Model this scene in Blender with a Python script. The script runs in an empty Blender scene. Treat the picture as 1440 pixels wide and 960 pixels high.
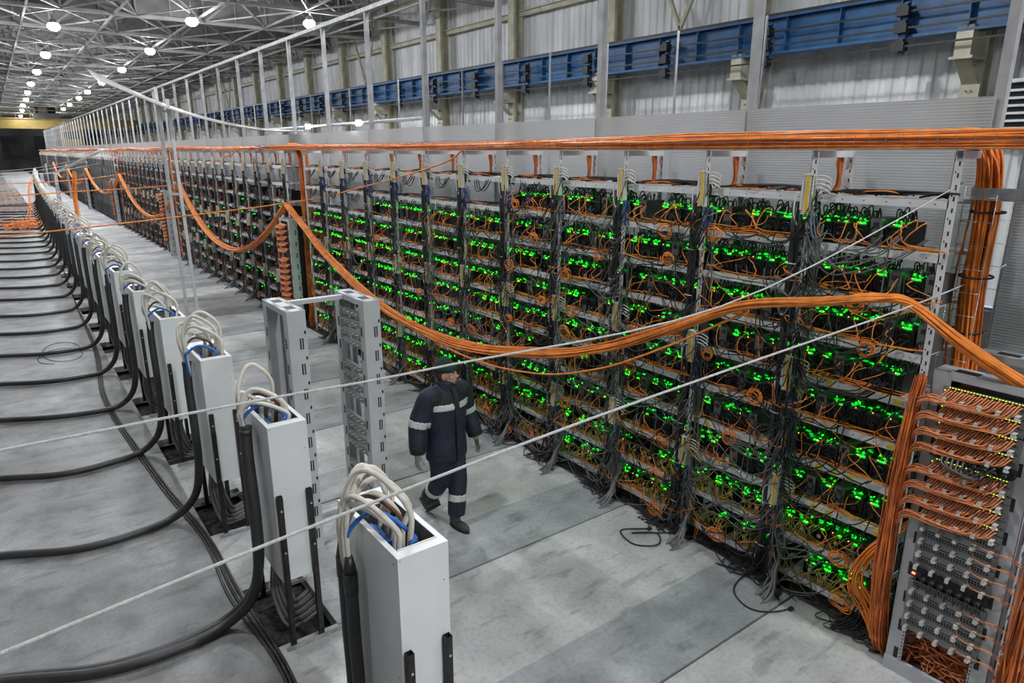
import bpy, math, random
import numpy as np
from mathutils import Vector, Matrix, Euler
random.seed(7); rng = np.random.default_rng(7)
S = bpy.context.scene
COL = S.collection
PI = math.pi

# ------------------------------------------------------------------ camera
cam = bpy.data.cameras.new('camera'); cam.sensor_width = 36.0; cam.lens = 24.0; cam.clip_end = 500
co = bpy.data.objects.new('camera', cam); COL.objects.link(co)
co.location = (0, 0, 3.68); co.rotation_euler = (math.radians(90 - 15.607), 0, math.radians(-36.46))
S.camera = co
# ------------------------------------------------------------------ world, exposure
S.view_settings.view_transform = 'Standard'; S.view_settings.look = 'None'
S.view_settings.gamma = 1.0; S.view_settings.use_curve_mapping = False
S.view_settings.exposure = 0.15
W = bpy.data.worlds.new('overcast_sky'); S.world = W; W.use_nodes = True
W.node_tree.nodes['Background'].inputs[0].default_value = (0.62, 0.74, 1.0, 1)
W.node_tree.nodes['Background'].inputs[1].default_value = 0.8
LAMP_W = 800.0

# ------------------------------------------------------------------ helpers
def spline(P, k):
    """Catmull-Rom through control points; P (...,n,3) -> (...,k,3)"""
    P = np.asarray(P, float); n = P.shape[-2]
    a = np.concatenate([2*P[..., :1, :]-P[..., 1:2, :], P, 2*P[..., -1:, :]-P[..., -2:-1, :]], -2)
    u = np.linspace(0, n-1, k); i = np.minimum(u.astype(int), n-2); t = (u-i)[:, None]
    p0, p1, p2, p3 = a[..., i, :], a[..., i+1, :], a[..., i+2, :], a[..., i+3, :]
    return .5*((2*p1)+(p2-p0)*t+(2*p0-5*p1+4*p2-p3)*t**2+(3*p1-p0-3*p2+p3)*t**3)

class MB:
    def __init__(s): s.v = []; s.f = []; s.n = 0
    def add(s, v, f, m=0, smooth=False):
        v = np.asarray(v, float).reshape(-1, 3); f = np.asarray(f, int)
        s.v.append(v); s.f.append((f+s.n, m, smooth)); s.n += len(v); return s
    def box(s, c, d, m=0, R=None):
        x, y, z = np.asarray(d, float)/2
        v = np.array([(-x, -y, -z), (x, -y, -z), (x, y, -z), (-x, y, -z), (-x, -y, z), (x, -y, z), (x, y, z), (-x, y, z)])
        if R is not None: v = v @ np.asarray(R).T
        return s.add(v+np.asarray(c, float), [(0, 3, 2, 1), (4, 5, 6, 7), (0, 1, 5, 4), (1, 2, 6, 5), (2, 3, 7, 6), (3, 0, 4, 7)], m)
    def bx(s, a, b, m=0):
        a = np.asarray(a, float); b = np.asarray(b, float)
        return s.box((a+b)/2, abs(b-a), m)
    def bar(s, p, q, w, h=None, m=0, up=(0, 0, 1)):
        p = np.asarray(p, float); q = np.asarray(q, float); d = q-p; L = np.linalg.norm(d); t = d/L
        u = np.asarray(up, float)
        if abs(t @ u) > .98: u = np.array([1., 0, 0])
        r = np.cross(t, u); r /= np.linalg.norm(r); u = np.cross(r, t)
        return s.box((p+q)/2, (w, L, h or w), m, np.stack([r, t, u], 1))
    def tubes(s, P, r, n=5, m=0, cap=True):
        """P (M,K,3) batch of paths; r scalar or (K,) or (M,K)"""
        P = np.asarray(P, float)
        if P.ndim == 2: P = P[None]
        M, K, _ = P.shape
        T = np.gradient(P, axis=1); T /= np.linalg.norm(T, axis=2, keepdims=True)+1e-12
        ref = np.where(abs(T[:, 0, 2:3]) < .9, [[0, 0, 1.]], [[1., 0, 0]])
        N = np.cross(T[:, 0], ref); N /= np.linalg.norm(N, axis=1, keepdims=True)+1e-12
        Ns = [N]
        for k in range(1, K):
            N = N-(N*T[:, k]).sum(1, keepdims=True)*T[:, k]; N /= np.linalg.norm(N, axis=1, keepdims=True)+1e-12; Ns.append(N)
        N = np.stack(Ns, 1); B = np.cross(T, N)
        a = np.arange(n)*2*PI/n
        rr = np.broadcast_to(np.asarray(r, float), (M, K))[..., None, None]
        V = P[:, :, None]+rr*(np.cos(a)[:, None]*N[:, :, None]+np.sin(a)[:, None]*B[:, :, None])
        idx = np.arange(M*K*n).reshape(M, K, n)
        A = idx[:, :-1]; Bq = np.roll(A, -1, 2); D = idx[:, 1:]; C = np.roll(D, -1, 2)
        s.add(V.reshape(-1, 3), np.stack([A, Bq, C, D], -1).reshape(-1, 4), m, True)
        if cap and n > 2:
            base = s.n-M*K*n
            for q in range(M):
                e0 = idx[q, 0][::-1]+base; e1 = idx[q, -1]+base
                s.f.append((e0[None], m, False)); s.f.append((e1[None], m, False))
        return s
    def loft(s, C, rx, ry, n=14, m=0, axx=(1, 0, 0), axy=(0, 1, 0)):
        """stack of ellipses around centres C with fixed axes"""
        C = np.asarray(C, float); a = np.arange(n)*2*PI/n
        ax = np.asarray(axx, float); ay = np.asarray(axy, float)
        if ax.ndim == 1: ax = np.broadcast_to(ax, C.shape); ay = np.broadcast_to(ay, C.shape)
        V = C[:, None]+np.asarray(rx)[:, None, None]*np.cos(a)[None, :, None]*ax[:, None]+np.asarray(ry)[:, None, None]*np.sin(a)[None, :, None]*ay[:, None]
        K = len(C); idx = np.arange(K*n).reshape(K, n); A = idx[:-1]; Bq = np.roll(A, -1, 1); D = idx[1:]; Cc = np.roll(D, -1, 1)
        s.add(V, np.stack([A, Bq, Cc, D], -1).reshape(-1, 4), m, True); b = s.n-K*n
        s.f.append(((idx[0][::-1]+b)[None], m, True)); s.f.append(((idx[-1]+b)[None], m, True)); return s
    def ell(s, c, r, m=0, n=14, k=9, R=None):
        th = np.linspace(.02, PI-.02, k)
        ph = np.arange(n)*2*PI/n
        V = np.stack([np.sin(th)[:, None]*np.cos(ph), np.sin(th)[:, None]*np.sin(ph), -np.cos(th)[:, None]*np.ones(n)], -1)*np.asarray(r, float)
        if R is not None: V = V @ np.asarray(R).T
        V = V+np.asarray(c, float)
        idx = np.arange(k*n).reshape(k, n); A = idx[:-1]; Bq = np.roll(A, -1, 1); D = idx[1:]; Cc = np.roll(D, -1, 1)
        s.add(V, np.stack([A, Bq, Cc, D], -1).reshape(-1, 4), m, True); b = s.n-k*n
        s.f.append(((idx[0][::-1]+b)[None], m, True)); s.f.append(((idx[-1]+b)[None], m, True)); return s
    def cyl(s, p, q, r, n=10, m=0): return s.tubes(np.array([p, q], float), r, n, m)
    def mesh(s, name, mats):
        me = bpy.data.meshes.new(name)
        V = np.concatenate(s.v); me.vertices.add(len(V)); me.vertices.foreach_set('co', V.ravel())
        loops = np.concatenate([f.ravel() for f, _, _ in s.f])
        sizes = np.concatenate([np.full(len(f), f.shape[1]) for f, _, _ in s.f])
        mi = np.concatenate([np.full(len(f), m) for f, m, _ in s.f])
        sm = np.concatenate([np.full(len(f), b) for f, _, b in s.f])
        me.loops.add(len(loops)); me.loops.foreach_set('vertex_index', loops.astype(np.int32))
        me.polygons.add(len(sizes)); me.polygons.foreach_set('loop_start', np.concatenate([[0], np.cumsum(sizes)[:-1]]).astype(np.int32))
        me.polygons.foreach_set('material_index', mi.astype(np.int32)); me.polygons.foreach_set('use_smooth', sm.astype(bool))
        for x in (mats if isinstance(mats, (list, tuple)) else [mats]): me.materials.append(x)
        me.update(calc_edges=True); return me
    def build(s, name, mats, parent=None, loc=(0, 0, 0)):
        return link(name, s.mesh(name, mats), parent, loc)

def link(name, me, parent=None, loc=(0, 0, 0), rot=(0, 0, 0)):
    o = bpy.data.objects.new(name, me); COL.objects.link(o); o.location = loc; o.rotation_euler = rot
    if parent is not None: o.parent = parent
    return o
def tag(o, label=None, cat=None, group=None, kind=None):
    if label: o['label'] = label
    if cat: o['category'] = cat
    if group: o['group'] = group
    if kind: o['kind'] = kind
    return o
def thing(name, label, cat, loc=(0, 0, 0), rz=0, group=None, kind=None):
    return tag(link(name, None, None, loc, (0, 0, rz)), label, cat, group, kind)
def copytree(o, parent=None):
    c = o.copy(); COL.objects.link(c)
    if parent is not None: c.parent = parent
    for ch in o.children: copytree(ch, c)
    return c
ORDS = 'first second third fourth fifth sixth seventh eighth ninth tenth eleventh twelfth thirteenth fourteenth fifteenth sixteenth seventeenth eighteenth nineteenth'.split()
TENS = {20: 'twent', 30: 'thirt', 40: 'fort', 50: 'fift', 60: 'sixt', 70: 'sevent', 80: 'eight', 90: 'ninet'}
def nth(i):
    n = i+1
    if n < 20: return ORDS[n-1]
    t, u = n//10*10, n % 10
    return TENS[t]+('ieth' if u == 0 else 'y-'+ORDS[u-1])

# ------------------------------------------------------------------ materials
def mat(name, col, rough=.5, metal=0., var=.12, scale=6., bump=0., bscale=40., emit=None, spec=.5, stretch=None, col2=None, fac=(.35, .65)):
    m = bpy.data.materials.new(name); m.use_nodes = True; nt = m.node_tree; b = nt.nodes['Principled BSDF']
    b.inputs['Roughness'].default_value = rough; b.inputs['Metallic'].default_value = metal
    b.inputs['Specular IOR Level'].default_value = spec
    tc = nt.nodes.new('ShaderNodeTexCoord'); src = tc.outputs['Object']
    if stretch:
        mp = nt.nodes.new('ShaderNodeMapping'); mp.inputs['Scale'].default_value = stretch; nt.links.new(src, mp.inputs[0]); src = mp.outputs[0]
    nz = nt.nodes.new('ShaderNodeTexNoise'); nz.inputs['Scale'].default_value = scale; nz.inputs['Detail'].default_value = 5
    nt.links.new(src, nz.inputs['Vector'])
    rp = nt.nodes.new('ShaderNodeValToRGB'); c = np.array(col)
    rp.color_ramp.elements[0].position, rp.color_ramp.elements[1].position = fac
    rp.color_ramp.elements[0].color = (*((c*(1-var)) if col2 is None else col2), 1); rp.color_ramp.elements[1].color = (*np.minimum(c*(1+var*.5), 1), 1)
    nt.links.new(nz.outputs[0], rp.inputs[0]); nt.links.new(rp.outputs[0], b.inputs['Base Color'])
    if bump:
        n2 = nt.nodes.new('ShaderNodeTexNoise'); n2.inputs['Scale'].default_value = bscale; n2.inputs['Detail'].default_value = 4; nt.links.new(src, n2.inputs['Vector'])
        bp = nt.nodes.new('ShaderNodeBump'); bp.inputs['Strength'].default_value = bump; bp.inputs['Distance'].default_value = .01
        nt.links.new(n2.outputs[0], bp.inputs['Height']); nt.links.new(bp.outputs[0], b.inputs['Normal'])
    if emit:
        b.inputs['Emission Color'].default_value = (*emit[:3], 1); b.inputs['Emission Strength'].default_value = emit[3]
    return m
M = {}
def floor_mat(name, col, rough, dirt=.55):
    m = mat(name, col, rough, var=.3, scale=.9, bump=.4, bscale=60); nt = m.node_tree; b = nt.nodes['Principled BSDF']
    rp = [n for n in nt.nodes if n.type == 'VALTORGB'][0]; tc = [n for n in nt.nodes if n.type == 'TEX_COORD'][0]
    geo = nt.nodes.new('ShaderNodeNewGeometry')
    for n in nt.nodes:
        if n.type == 'TEX_NOISE': nt.links.new(geo.outputs['Position'], n.inputs['Vector'])
    base = rp.outputs[0]
    for sc, det, lo, hi, k, st in ((3.3, 8, .45, .75, dirt, (1, 1, 1)), (24, 6, .48, .72, .8, (1, 1, 1)), (1.3, 12, .52, .68, .82, (.6, 2.4, 1)), (1.1, 12, .56, .64, 1.2, (1.6, .7, 1)), (110, 3, .35, .65, 1.18, (1, 1, 1)), (5.1, 12, .58, .66, .72, (.4, 1.6, 1))):
        mp = nt.nodes.new('ShaderNodeMapping'); mp.inputs['Scale'].default_value = st; mp.inputs['Rotation'].default_value = (0, 0, sc)
        nz = nt.nodes.new('ShaderNodeTexNoise'); nz.inputs['Scale'].default_value = sc; nz.inputs['Detail'].default_value = det
        nt.links.new(geo.outputs['Position'], mp.inputs[0]); nt.links.new(mp.outputs[0], nz.inputs['Vector'])
        r2 = nt.nodes.new('ShaderNodeValToRGB'); r2.color_ramp.elements[0].position = lo; r2.color_ramp.elements[1].position = hi
        r2.color_ramp.elements[0].color = (1, 1, 1, 1); r2.color_ramp.elements[1].color = (k, k, k, 1)
        mx = nt.nodes.new('ShaderNodeMix'); mx.data_type = 'RGBA'; mx.blend_type = 'MULTIPLY'; mx.inputs[0].default_value = 1
        nt.links.new(nz.outputs[0], r2.inputs[0]); nt.links.new(base, mx.inputs[6]); nt.links.new(r2.outputs[0], mx.inputs[7]); base = mx.outputs[2]
    nt.links.new(base, b.inputs['Base Color']); return m
M['concrete'] = floor_mat('concrete_floor', (.26, .26, .262), .5, .5)
M['post'] = mat('thin_post_paint', (.15, .15, .155), .6, var=.2, scale=5)
M['frame_post'] = mat('grey_post_paint', (.4, .41, .42), .5, var=.2, scale=5)
M['slab'] = floor_mat('cement_slab', (.47, .47, .47), .6, .8)
M['slab_b'] = floor_mat('cement_slab_pale', (.52, .52, .51), .65, .75)
M['slab_c'] = floor_mat('cement_slab_dull', (.4, .4, .405), .6, .7)
M['slab_dark'] = floor_mat('smooth_grey_slab', (.335, .345, .365), .5, .75)
M['dirt'] = mat('dirt', (.045, .042, .04), .95, var=.6, scale=18, bump=.8)
M['white_steel'] = mat('white_powder_steel', (.72, .73, .74), .42, var=.12, scale=3)
M['galv'] = mat('galvanised_steel', (.5, .51, .52), .4, .75, var=.25, scale=14)
M['cab'] = mat('cabinet_grey_paint', (.78, .8, .8), .38, var=.06, scale=2.2)
M['cab_in'] = mat('cabinet_inside', (.16, .165, .17), .6)
M['dark_steel'] = mat('dark_steel', (.035, .03, .028), .5, .3, var=.5, scale=20)
M['bolt'] = mat('zinc_bolt', (.6, .6, .6), .3, .9)
M['black'] = mat('black_plastic', (.012, .012, .013), .55, var=.3)
M['rubber'] = mat('black_rubber_cable', (.032, .032, .033), .45, var=.4, scale=5, spec=.6)
M['grey_cord'] = mat('grey_cord', (.13, .13, .135), .5, var=.3)
M['grey_feed'] = mat('grey_feed_cable', (.13, .13, .13), .5, var=.3)
M['orange'] = mat('orange_cord', (.92, .27, .035), .45, var=.25, scale=9)
M['orange_dark'] = mat('rust_orange_cord', (.66, .17, .035), .5, var=.35, scale=9)
M['salmon'] = mat('salmon_patch_cord', (.78, .27, .1), .45, var=.2, scale=30)
M['white_cable'] = mat('cream_cable', (.72, .68, .6), .45, var=.15, scale=4)
M['blue_cable'] = mat('blue_cable', (.03, .16, .55), .4)
M['blue_wire'] = mat('navy_wire', (.05, .1, .32), .5)
M['brown_cable'] = mat('brown_cable', (.16, .07, .04), .5)
M['yellow'] = mat('yellow_plastic', (.75, .5, .05), .5)
M['sticker'] = mat('yellow_sticker', (.75, .65, .03), .6)
M['yellow_wire'] = mat('yellow_wire', (.42, .34, .1), .5, var=.4)
M['pdu'] = mat('ivory_plastic', (.72, .71, .66), .4, var=.08)
M['miner'] = mat('dark_miner_shell', (.022, .022, .024), .45, .4, var=.4)
M['silver'] = mat('silver_casing', (.2, .2, .205), .4, .6, var=.2)
M['fan'] = mat('fan_black', (.01, .01, .011), .4)
M['leads'] = mat('black_lead', (.05, .05, .05), .45, var=.3)
M['pcb'] = mat('green_circuit_board', (.04, .13, .06), .4, var=.5, scale=60)
M['led'] = mat('green_light', (0, .3, .03), emit=(.0012, 1.0, .004, 48.))
M['led_glow'] = mat('green_glow_patch', (0, .2, .03), emit=(.0, 1.0, .03, .55))
M['led_far'] = mat('green_light_distant', (0, .3, .05), emit=(.0, 1.0, .02, 4.))
M['amber'] = mat('amber_light', (.4, .2, 0), emit=(1., .36, .03, 5.))
M['red_led'] = mat('red_light', (.4, 0, 0), emit=(1., .05, .02, 12.))
M['yled'] = mat('yellow_port_light', (.3, .35, 0), emit=(.75, 1., .05, 1.6))
M['lamp'] = mat('lamp_lens', (1, 1, 1), emit=(.95, .97, 1, 60.))
M['lampbody'] = mat('lamp_housing', (.3, .3, .31), .5, .5)
M['wall'] = mat('corrugated_cladding', (.74, .75, .76), .5, var=.22, scale=1.3, stretch=(1, 1, .25))
M['beige'] = mat('beige_steel', (.46, .44, .33), .55, var=.25, scale=2)
M['blue'] = mat('blue_crane_steel', (.012, .085, .22), .5, var=.35, scale=2.5)
M['roof'] = mat('roof_panel', (.2, .2, .198), .7, var=.35, scale=.7)
M['truss'] = mat('grey_truss_paint', (.34, .34, .32), .6, var=.3, scale=1.2)
M['crane_yellow'] = mat('crane_yellow', (.2, .135, .022), .5, var=.3, scale=.6)
M['endwall'] = mat('dark_end_wall', (.42, .42, .43), .8, var=.5, scale=.2)
M['sheet'] = mat('weathered_sheet', (.36, .36, .35), .35, var=.35, scale=2.2, stretch=(1, .3, 1), col2=(.36, .3, .28))
M['rope'] = mat('white_rope', (.6, .6, .59), .7, var=.15, scale=60, bump=.6, bscale=200)
M['navy'] = mat('navy_workwear', (.0085, .0135, .029), .7, var=.4, scale=10, bump=1., bscale=13)
M['yoke'] = mat('black_workwear', (.01, .01, .011), .75, var=.4, scale=14, bump=.5, bscale=25)
M['reflect'] = mat('reflective_tape', (.56, .56, .56), .4, .1, var=.12, scale=30)
M['beanie'] = mat('green_knit', (.008, .035, .03), .9, var=.3, scale=40, bump=.6, bscale=120)
M['skin'] = mat('skin', (.5, .29, .21), .5, var=.12, scale=18)
M['eye'] = mat('dark_eye', (.03, .02, .02), .3)
M['brow'] = mat('brown_hair', (.06, .035, .02), .7)
M['glove'] = mat('grey_glove', (.34, .33, .31), .85, var=.3, scale=40, bump=.5, bscale=90)
M['boot'] = mat('grey_boot', (.05, .05, .055), .6, var=.3)
M['netting'] = mat('pink_barrier', (.55, .42, .38), .7, var=.3)
M['wiregrey'] = mat('tray_wire', (.5, .5, .5), .35, .8)
M['panel'] = mat('patch_panel_grey', (.26, .26, .265), .45, .3, var=.15)
M['rackgrey'] = mat('rack_grey_paint', (.5, .51, .53), .42, var=.1, scale=4)
# translucent twin-wall sheet
def poly_mat():
    m = bpy.data.materials.new('twin_wall_polycarbonate'); m.use_nodes = True; nt = m.node_tree; b = nt.nodes['Principled BSDF']
    out = nt.nodes['Material Output']; b.inputs['Base Color'].default_value = (.58, .6, .61, 1); b.inputs['Roughness'].default_value = .3
    tr = nt.nodes.new('ShaderNodeBsdfTransparent'); tl = nt.nodes.new('ShaderNodeBsdfTranslucent'); tl.inputs[0].default_value = (.6, .62, .63, 1)
    geo = nt.nodes.new('ShaderNodeNewGeometry'); wv = nt.nodes.new('ShaderNodeTexWave'); wv.bands_direction = 'Z'; wv.inputs['Scale'].default_value = 14; wv.inputs['Distortion'].default_value = .3
    nt.links.new(geo.outputs['Position'], wv.inputs['Vector'])
    bp = nt.nodes.new('ShaderNodeBump'); bp.inputs['Strength'].default_value = .25; bp.inputs['Distance'].default_value = .01
    nt.links.new(wv.outputs[0], bp.inputs['Height']); nt.links.new(bp.outputs[0], b.inputs['Normal'])
    m1 = nt.nodes.new('ShaderNodeMixShader'); m1.inputs[0].default_value = .3; m2 = nt.nodes.new('ShaderNodeMixShader'); m2.inputs[0].default_value = .36
    nt.links.new(b.outputs[0], m1.inputs[1]); nt.links.new(tl.outputs[0], m1.inputs[2]); nt.links.new(m1.outputs[0], m2.inputs[1]); nt.links.new(tr.outputs[0], m2.inputs[2])
    nt.links.new(m2.outputs[0], out.inputs[0]); return m
M['poly'] = poly_mat()
nt = M['sheet'].node_tree; _t = nt.nodes.new('ShaderNodeBsdfTranslucent'); _t.inputs[0].default_value = (.6, .57, .55, 1); _m = nt.nodes.new('ShaderNodeMixShader'); _m.inputs[0].default_value = .3
nt.links.new(nt.nodes['Principled BSDF'].outputs[0], _m.inputs[1]); nt.links.new(_t.outputs[0], _m.inputs[2]); nt.links.new(_m.outputs[0], nt.nodes['Material Output'].inputs[0])

# ================================================================== SETTING
# floor: one cast slab on the hose side, cement slabs with recessed joints in the aisle
fl = MB()
fl.bx((-24, -14, -.3), (1.16, 178, 0)); fl.bx((4.95, -14, -.3), (19, 178, -.004), 1); fl.bx((1.16, -14, -.4), (4.95, 178, -.16), 1)
floor = tag(fl.build('floor', [M['concrete'], M['dirt']]), kind='structure')
PITCH = 1.97
def slab(x0, x1, y0, y1, m, name='floor_slab', dz=0.):
    b = MB(); b.bx((x0, y0, -.1), (x1, y1, dz)); return b.build(name, M[m], floor)
SEAM0 = .66-PITCH*3
for k in range(58):
    y0 = SEAM0+k*PITCH; j = rng.uniform(-.04, .04)
    g = .014 if y0 < 45 else .03
    slab(1.66, 4.95, y0+g, y0+.72+j, 'slab_dark', dz=.003)
    slab(1.66, 4.95, y0+.724+j, y0+PITCH-g*.4, ('slab', 'slab', 'slab_b', 'slab_c')[int(rng.integers(0, 4))] if k > 6 else 'slab')
    # strip under the cabinet row: cover slabs between the open cable pits
    slab(1.16, 1.66, y0+.92, y0+PITCH+.03, 'slab', dz=-.002)
slab(1.16, 4.95, SEAM0+58*PITCH, 178, 'slab')
for nm, a, b in (('wall_left', (-24.3, -14, 0), (-24, 178, 13)), ('wall_back', (-24, -14.3, 0), (19, -14, 13))):
    w = MB(); w.bx(a, b); tag(w.build(nm, M['wall']), kind='structure')
# far end wall: dark below, lighter glazed band above
w = MB(); w.bx((-24, 178, 0), (19, 178.4, 8)); we = tag(w.build('wall_end', M['endwall']), kind='structure')
w = MB(); w.bx((-24, 178, 8), (19, 178.4, 13)); w.build('upper_cladding', M['wall'], we)
for i in range(7):
    w = MB(); w.bx((-20+i*5.6, 177.7, 2), (-16.4+i*5.6, 178, 6.6)); w.build('sheeted_opening', M['roof'], we)
# right wall: corrugated panels, columns, girts and braces
WX, CY0, CP = 18.5, 7.2, 5.95
wr = MB(); wr.bx((WX+.75, -14, 0), (WX+.95, 178, 13)); wall = tag(wr.build('wall_right', M['wall']), kind='structure')
def corrugated(L, h, pitch=.34, d=.055):
    n = int(round(L/pitch)); ys = []; xs = []
    for i in range(n):
        for f, x in ((0, 0), (.36, 0), (.5, -d), (.86, -d)):
            ys.append((i+f)*L/n); xs.append(x)
    ys.append(L); xs.append(0)
    ys, xs = np.array(ys), np.array(xs); k = len(ys)
    V = np.concatenate([np.stack([xs, ys, np.zeros(k)], 1), np.stack([xs, ys, np.full(k, h)], 1)])
    i = np.arange(k-1); b = MB(); b.add(V, np.stack([i, i+k, i+k+1, i+1], 1)); return b
lo_me = corrugated(CP, 5.9).mesh('wall_panel', M['wall']); hi_me = corrugated(CP, 3.6).mesh('wall_panel', M['wall'])
cb = MB(); cb.box((0, 0, 6.5), (.12, .42, 13)); cb.box((.2, 0, 6.5), (.3, .05, 13)); cb.box((.38, 0, 6.5), (.06, .42, 13))
for z in np.arange(.6, 6.1, .55): cb.tubes(spline([(-.06, -.05, z), (-.14, -.06, z+.02), (-.14, .06, z+.02), (-.06, .05, z)], 6), .012, 4)
col_me = cb.mesh('column', M['beige'])
kb = MB(); kb.bx((-.75, -.17, 5.45), (-.06, .17, 6.1)); kb.add([(-.75, -.17, 5.45), (-.75, .17, 5.45), (-.06, .17, 4.9), (-.06, -.17, 4.9)], [(0, 1, 2, 3)]); kb.bx((-.8, -.24, 5.4), (-.06, .24, 5.46))
br_me = kb.mesh('corbel', M['beige'])
gb = MB(); gb.box((.3, CP/2, 0), (.1, CP-.4, .16)); gb.box((.24, CP/2, .1), (.2, CP-.4, .03)); girt_me = gb.mesh('girt', M['beige'])
for k in range(-3, 29):
    y = CY0+k*CP
    link('wall_panel', lo_me, wall, (WX+.72, y, 0)); link('wall_panel', hi_me, wall, (WX+.72, y, 5.9)); link('wall_panel', hi_me, wall, (WX+.72, y, 9.5))
    link('column', col_me, wall, (WX, y, 0)); link('corbel', br_me, wall, (WX, y, .25))
    link('girt', girt_me, wall, (WX, y, 9.15)); link('girt', girt_me, wall, (WX, y, 4.0)); 
    if k % 2 == 0: link('girt', girt_me, wall, (WX, y, 11))
bc = MB()
for k in (0, 1, 5, 10, 16, 22):
    y = CY0+k*CP
    bc = MB(); bc.bar((WX+.2, y+.3, 12.6), (WX+.2, y+CP/2, 7.5), .11); bc.build('diagonal_brace', M['beige'], wall)
    bc = MB(); bc.bar((WX+.2, y+CP-.3, 12.6), (WX+.2, y+CP/2, 7.5), .11); bc.build('diagonal_brace', M['beige'], wall)
# pipes and louvred opening low on the wall near the gap
lv = MB()
for i in range(7): lv.box((WX-.1, 4.2, 4.0+i*.16), (.2, 4.6, .05), 0)
lv.bx((WX-.04, 1.9, 3.9), (WX+.1, 6.5, 5.15), 1); lv.bx((WX-.25, 5.3, 3.9), (WX-.15, 5.4, 5.2)); lv.bx((WX-.25, 1.9, 5.12), (WX, 6.5, 5.2))
lv.build('louvre_bank', [M['wall'], M['black']], wall)
# ceiling: decking with skylight openings, purlins, trusses
RZ = 12.6
rf = MB(); SK = [(1.5, 7.5)]
def roofseg(a, b): rf.bx(a, b)
roofseg((-24, -14, RZ), (2.0, 178, RZ+.1)); roofseg((9, -14, RZ), (19.2, 178, RZ+.1))
for k in range(0, 32):
    y = -14+k*6
    roofseg((2., y, RZ), (9, y+(1.2 if k % 2 else 6.02), RZ+.1))
    if k % 2: roofseg((2., y+4.8, RZ), (9, y+6, RZ+.1))
ceil = tag(rf.build('ceiling', M['roof']), kind='structure')
sk = MB(); sk.bx((2, 0, 0), (9, 3.6, .03)); skm = sk.mesh('skylight_pane', M['poly'])
for k in range(1, 32, 2): link('skylight_pane', skm, ceil, (0, -14+k*6+1.2, RZ+.02))
pb = MB(); pb.box((0, 82, RZ-.1), (.1, 192, .18)); pm = pb.mesh('purlin', M['truss'])
for x in np.arange(-23, 19, 2.6): link('purlin', pm, ceil, (x, 0, 0))
pb = MB(); pb.box((0, 82, 9.78), (.09, 192, .09)); pm2 = pb.mesh('bottom_tie', M['truss'])
for x in np.arange(-21.5, 18, 3.4): link('bottom_tie', pm2, ceil, (x, 0, 0))
TX0, TX1, TZ0, TZ1 = -23.6, 18.7, 9.8, 12.3
def truss_pieces():
    out = [('chord', (TX0, 0, TZ0), (TX1, 0, TZ0), .17), ('chord', (TX0, 0, TZ1), (TX1, 0, TZ1), .17)]
    n = 14; dx = (TX1-TX0)/n
    for i in range(n):
        a = TX0+i*dx
        out.append(('strut', (a, 0, TZ0), (a, 0, TZ1), .09))
        out.append(('brace', (a, 0, TZ0 if i % 2 else TZ1), (a+dx, 0, TZ1 if i % 2 else TZ0), .11))
        out.append(('brace', (a, 0, TZ0), (a+dx*(1 if i % 2 else 1), 6*.99, TZ0), .07))
        if i % 2: out.append(('brace', (a, 0, TZ1), (a+dx, 6*.99, TZ0), .07))
        out.append(('brace', (a+dx, 0, TZ0), (a, 6*.99, TZ0), .06)); out.append(('strut', (a+dx/2, 0, TZ0), (a+dx/2, 5.94, TZ1), .06)); out.append(('strut', (a+dx/2, 0, TZ0), (a+dx/2, 0, TZ1), .06))
    out.append(('chord', (TX0, 3, 11.1), (TX1, 3, 11.1), .09)); out.append(('chord', (TX0, 3, TZ1), (TX1, 3, TZ1), .12)); out.append(('chord', (TX0, 1.5, TZ1), (TX1, 1.5, TZ1), .1)); out.append(('chord', (TX0, 4.5, TZ1), (TX1, 4.5, TZ1), .1))
    return out
TP = []
for nm, p, q, w in truss_pieces():
    b = MB(); b.bar(p, q, w); TP.append((nm, b.mesh(nm, M['truss'])))
allb = MB()
for nm, p, q, w in truss_pieces(): allb.bar(p, q, w)
all_me = allb.mesh('roof_truss', M['truss'])
for k in range(31):
    y = -9.3+k*6
    if 8 <= k <= 12:
        t = tag(link('roof_truss', None, None, (0, y, 0)), kind='structure')
        for nm, me in TP: link(nm, me, t)
    else: t = tag(link('roof_truss', all_me, None, (0, y, 0)), kind='structure')
    if k in (8, 9, 14):
        b = MB(); b.bx((TX0, .05, TZ0+.1), (TX1, .09, TZ0+(1.5 if k != 9 else .8))); b.build('web_sheet', M['roof'], t)

# ------------------------------------------------------------------ floodlights
def lamp_meshes():
    b = MB(); b.tubes([(0, 0, .34), (0, 0, .3), (0, 0, .1), (0, 0, 0)], [.05, .12, .2, .3], 16); b.cyl((0, 0, .34), (0, 0, 3.31), .02, 6)
    c = MB(); c.ell((0, 0, -.005), (.27, .27, .2), 0, 16, 8)
    return b.mesh('housing', M['lampbody']), c.mesh('lens', M['lamp'])
LH, LL = lamp_meshes()
def floodlight(x, y, z, label, far=False, power=1.):
    t = thing('floodlight', label, 'lamp', (x, y, z), 0, 'ceiling floodlights')
    link('housing', LH, t); link('lens', LL, t)
    L = bpy.data.lights.new('lamp_beam', 'POINT'); L.energy = LAMP_W*power; L.shadow_soft_size = .16; L.color = (.95, .975, 1.0)
    L.energy = LAMP_W*power*.17
    o = bpy.data.objects.new('lamp_beam', L); COL.objects.link(o); o.parent = t; o.location = (0, 0, -.42)
    L = bpy.data.lights.new('lamp_beam', 'SPOT'); L.energy = LAMP_W*power*.83; L.spot_size = math.radians(165); L.spot_blend = .5; L.shadow_soft_size = .2; L.color = (.95, .975, 1.0)
    o = bpy.data.objects.new('lamp_beam', L); COL.objects.link(o); o.parent = t; o.location = (0, 0, -.3)
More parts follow.
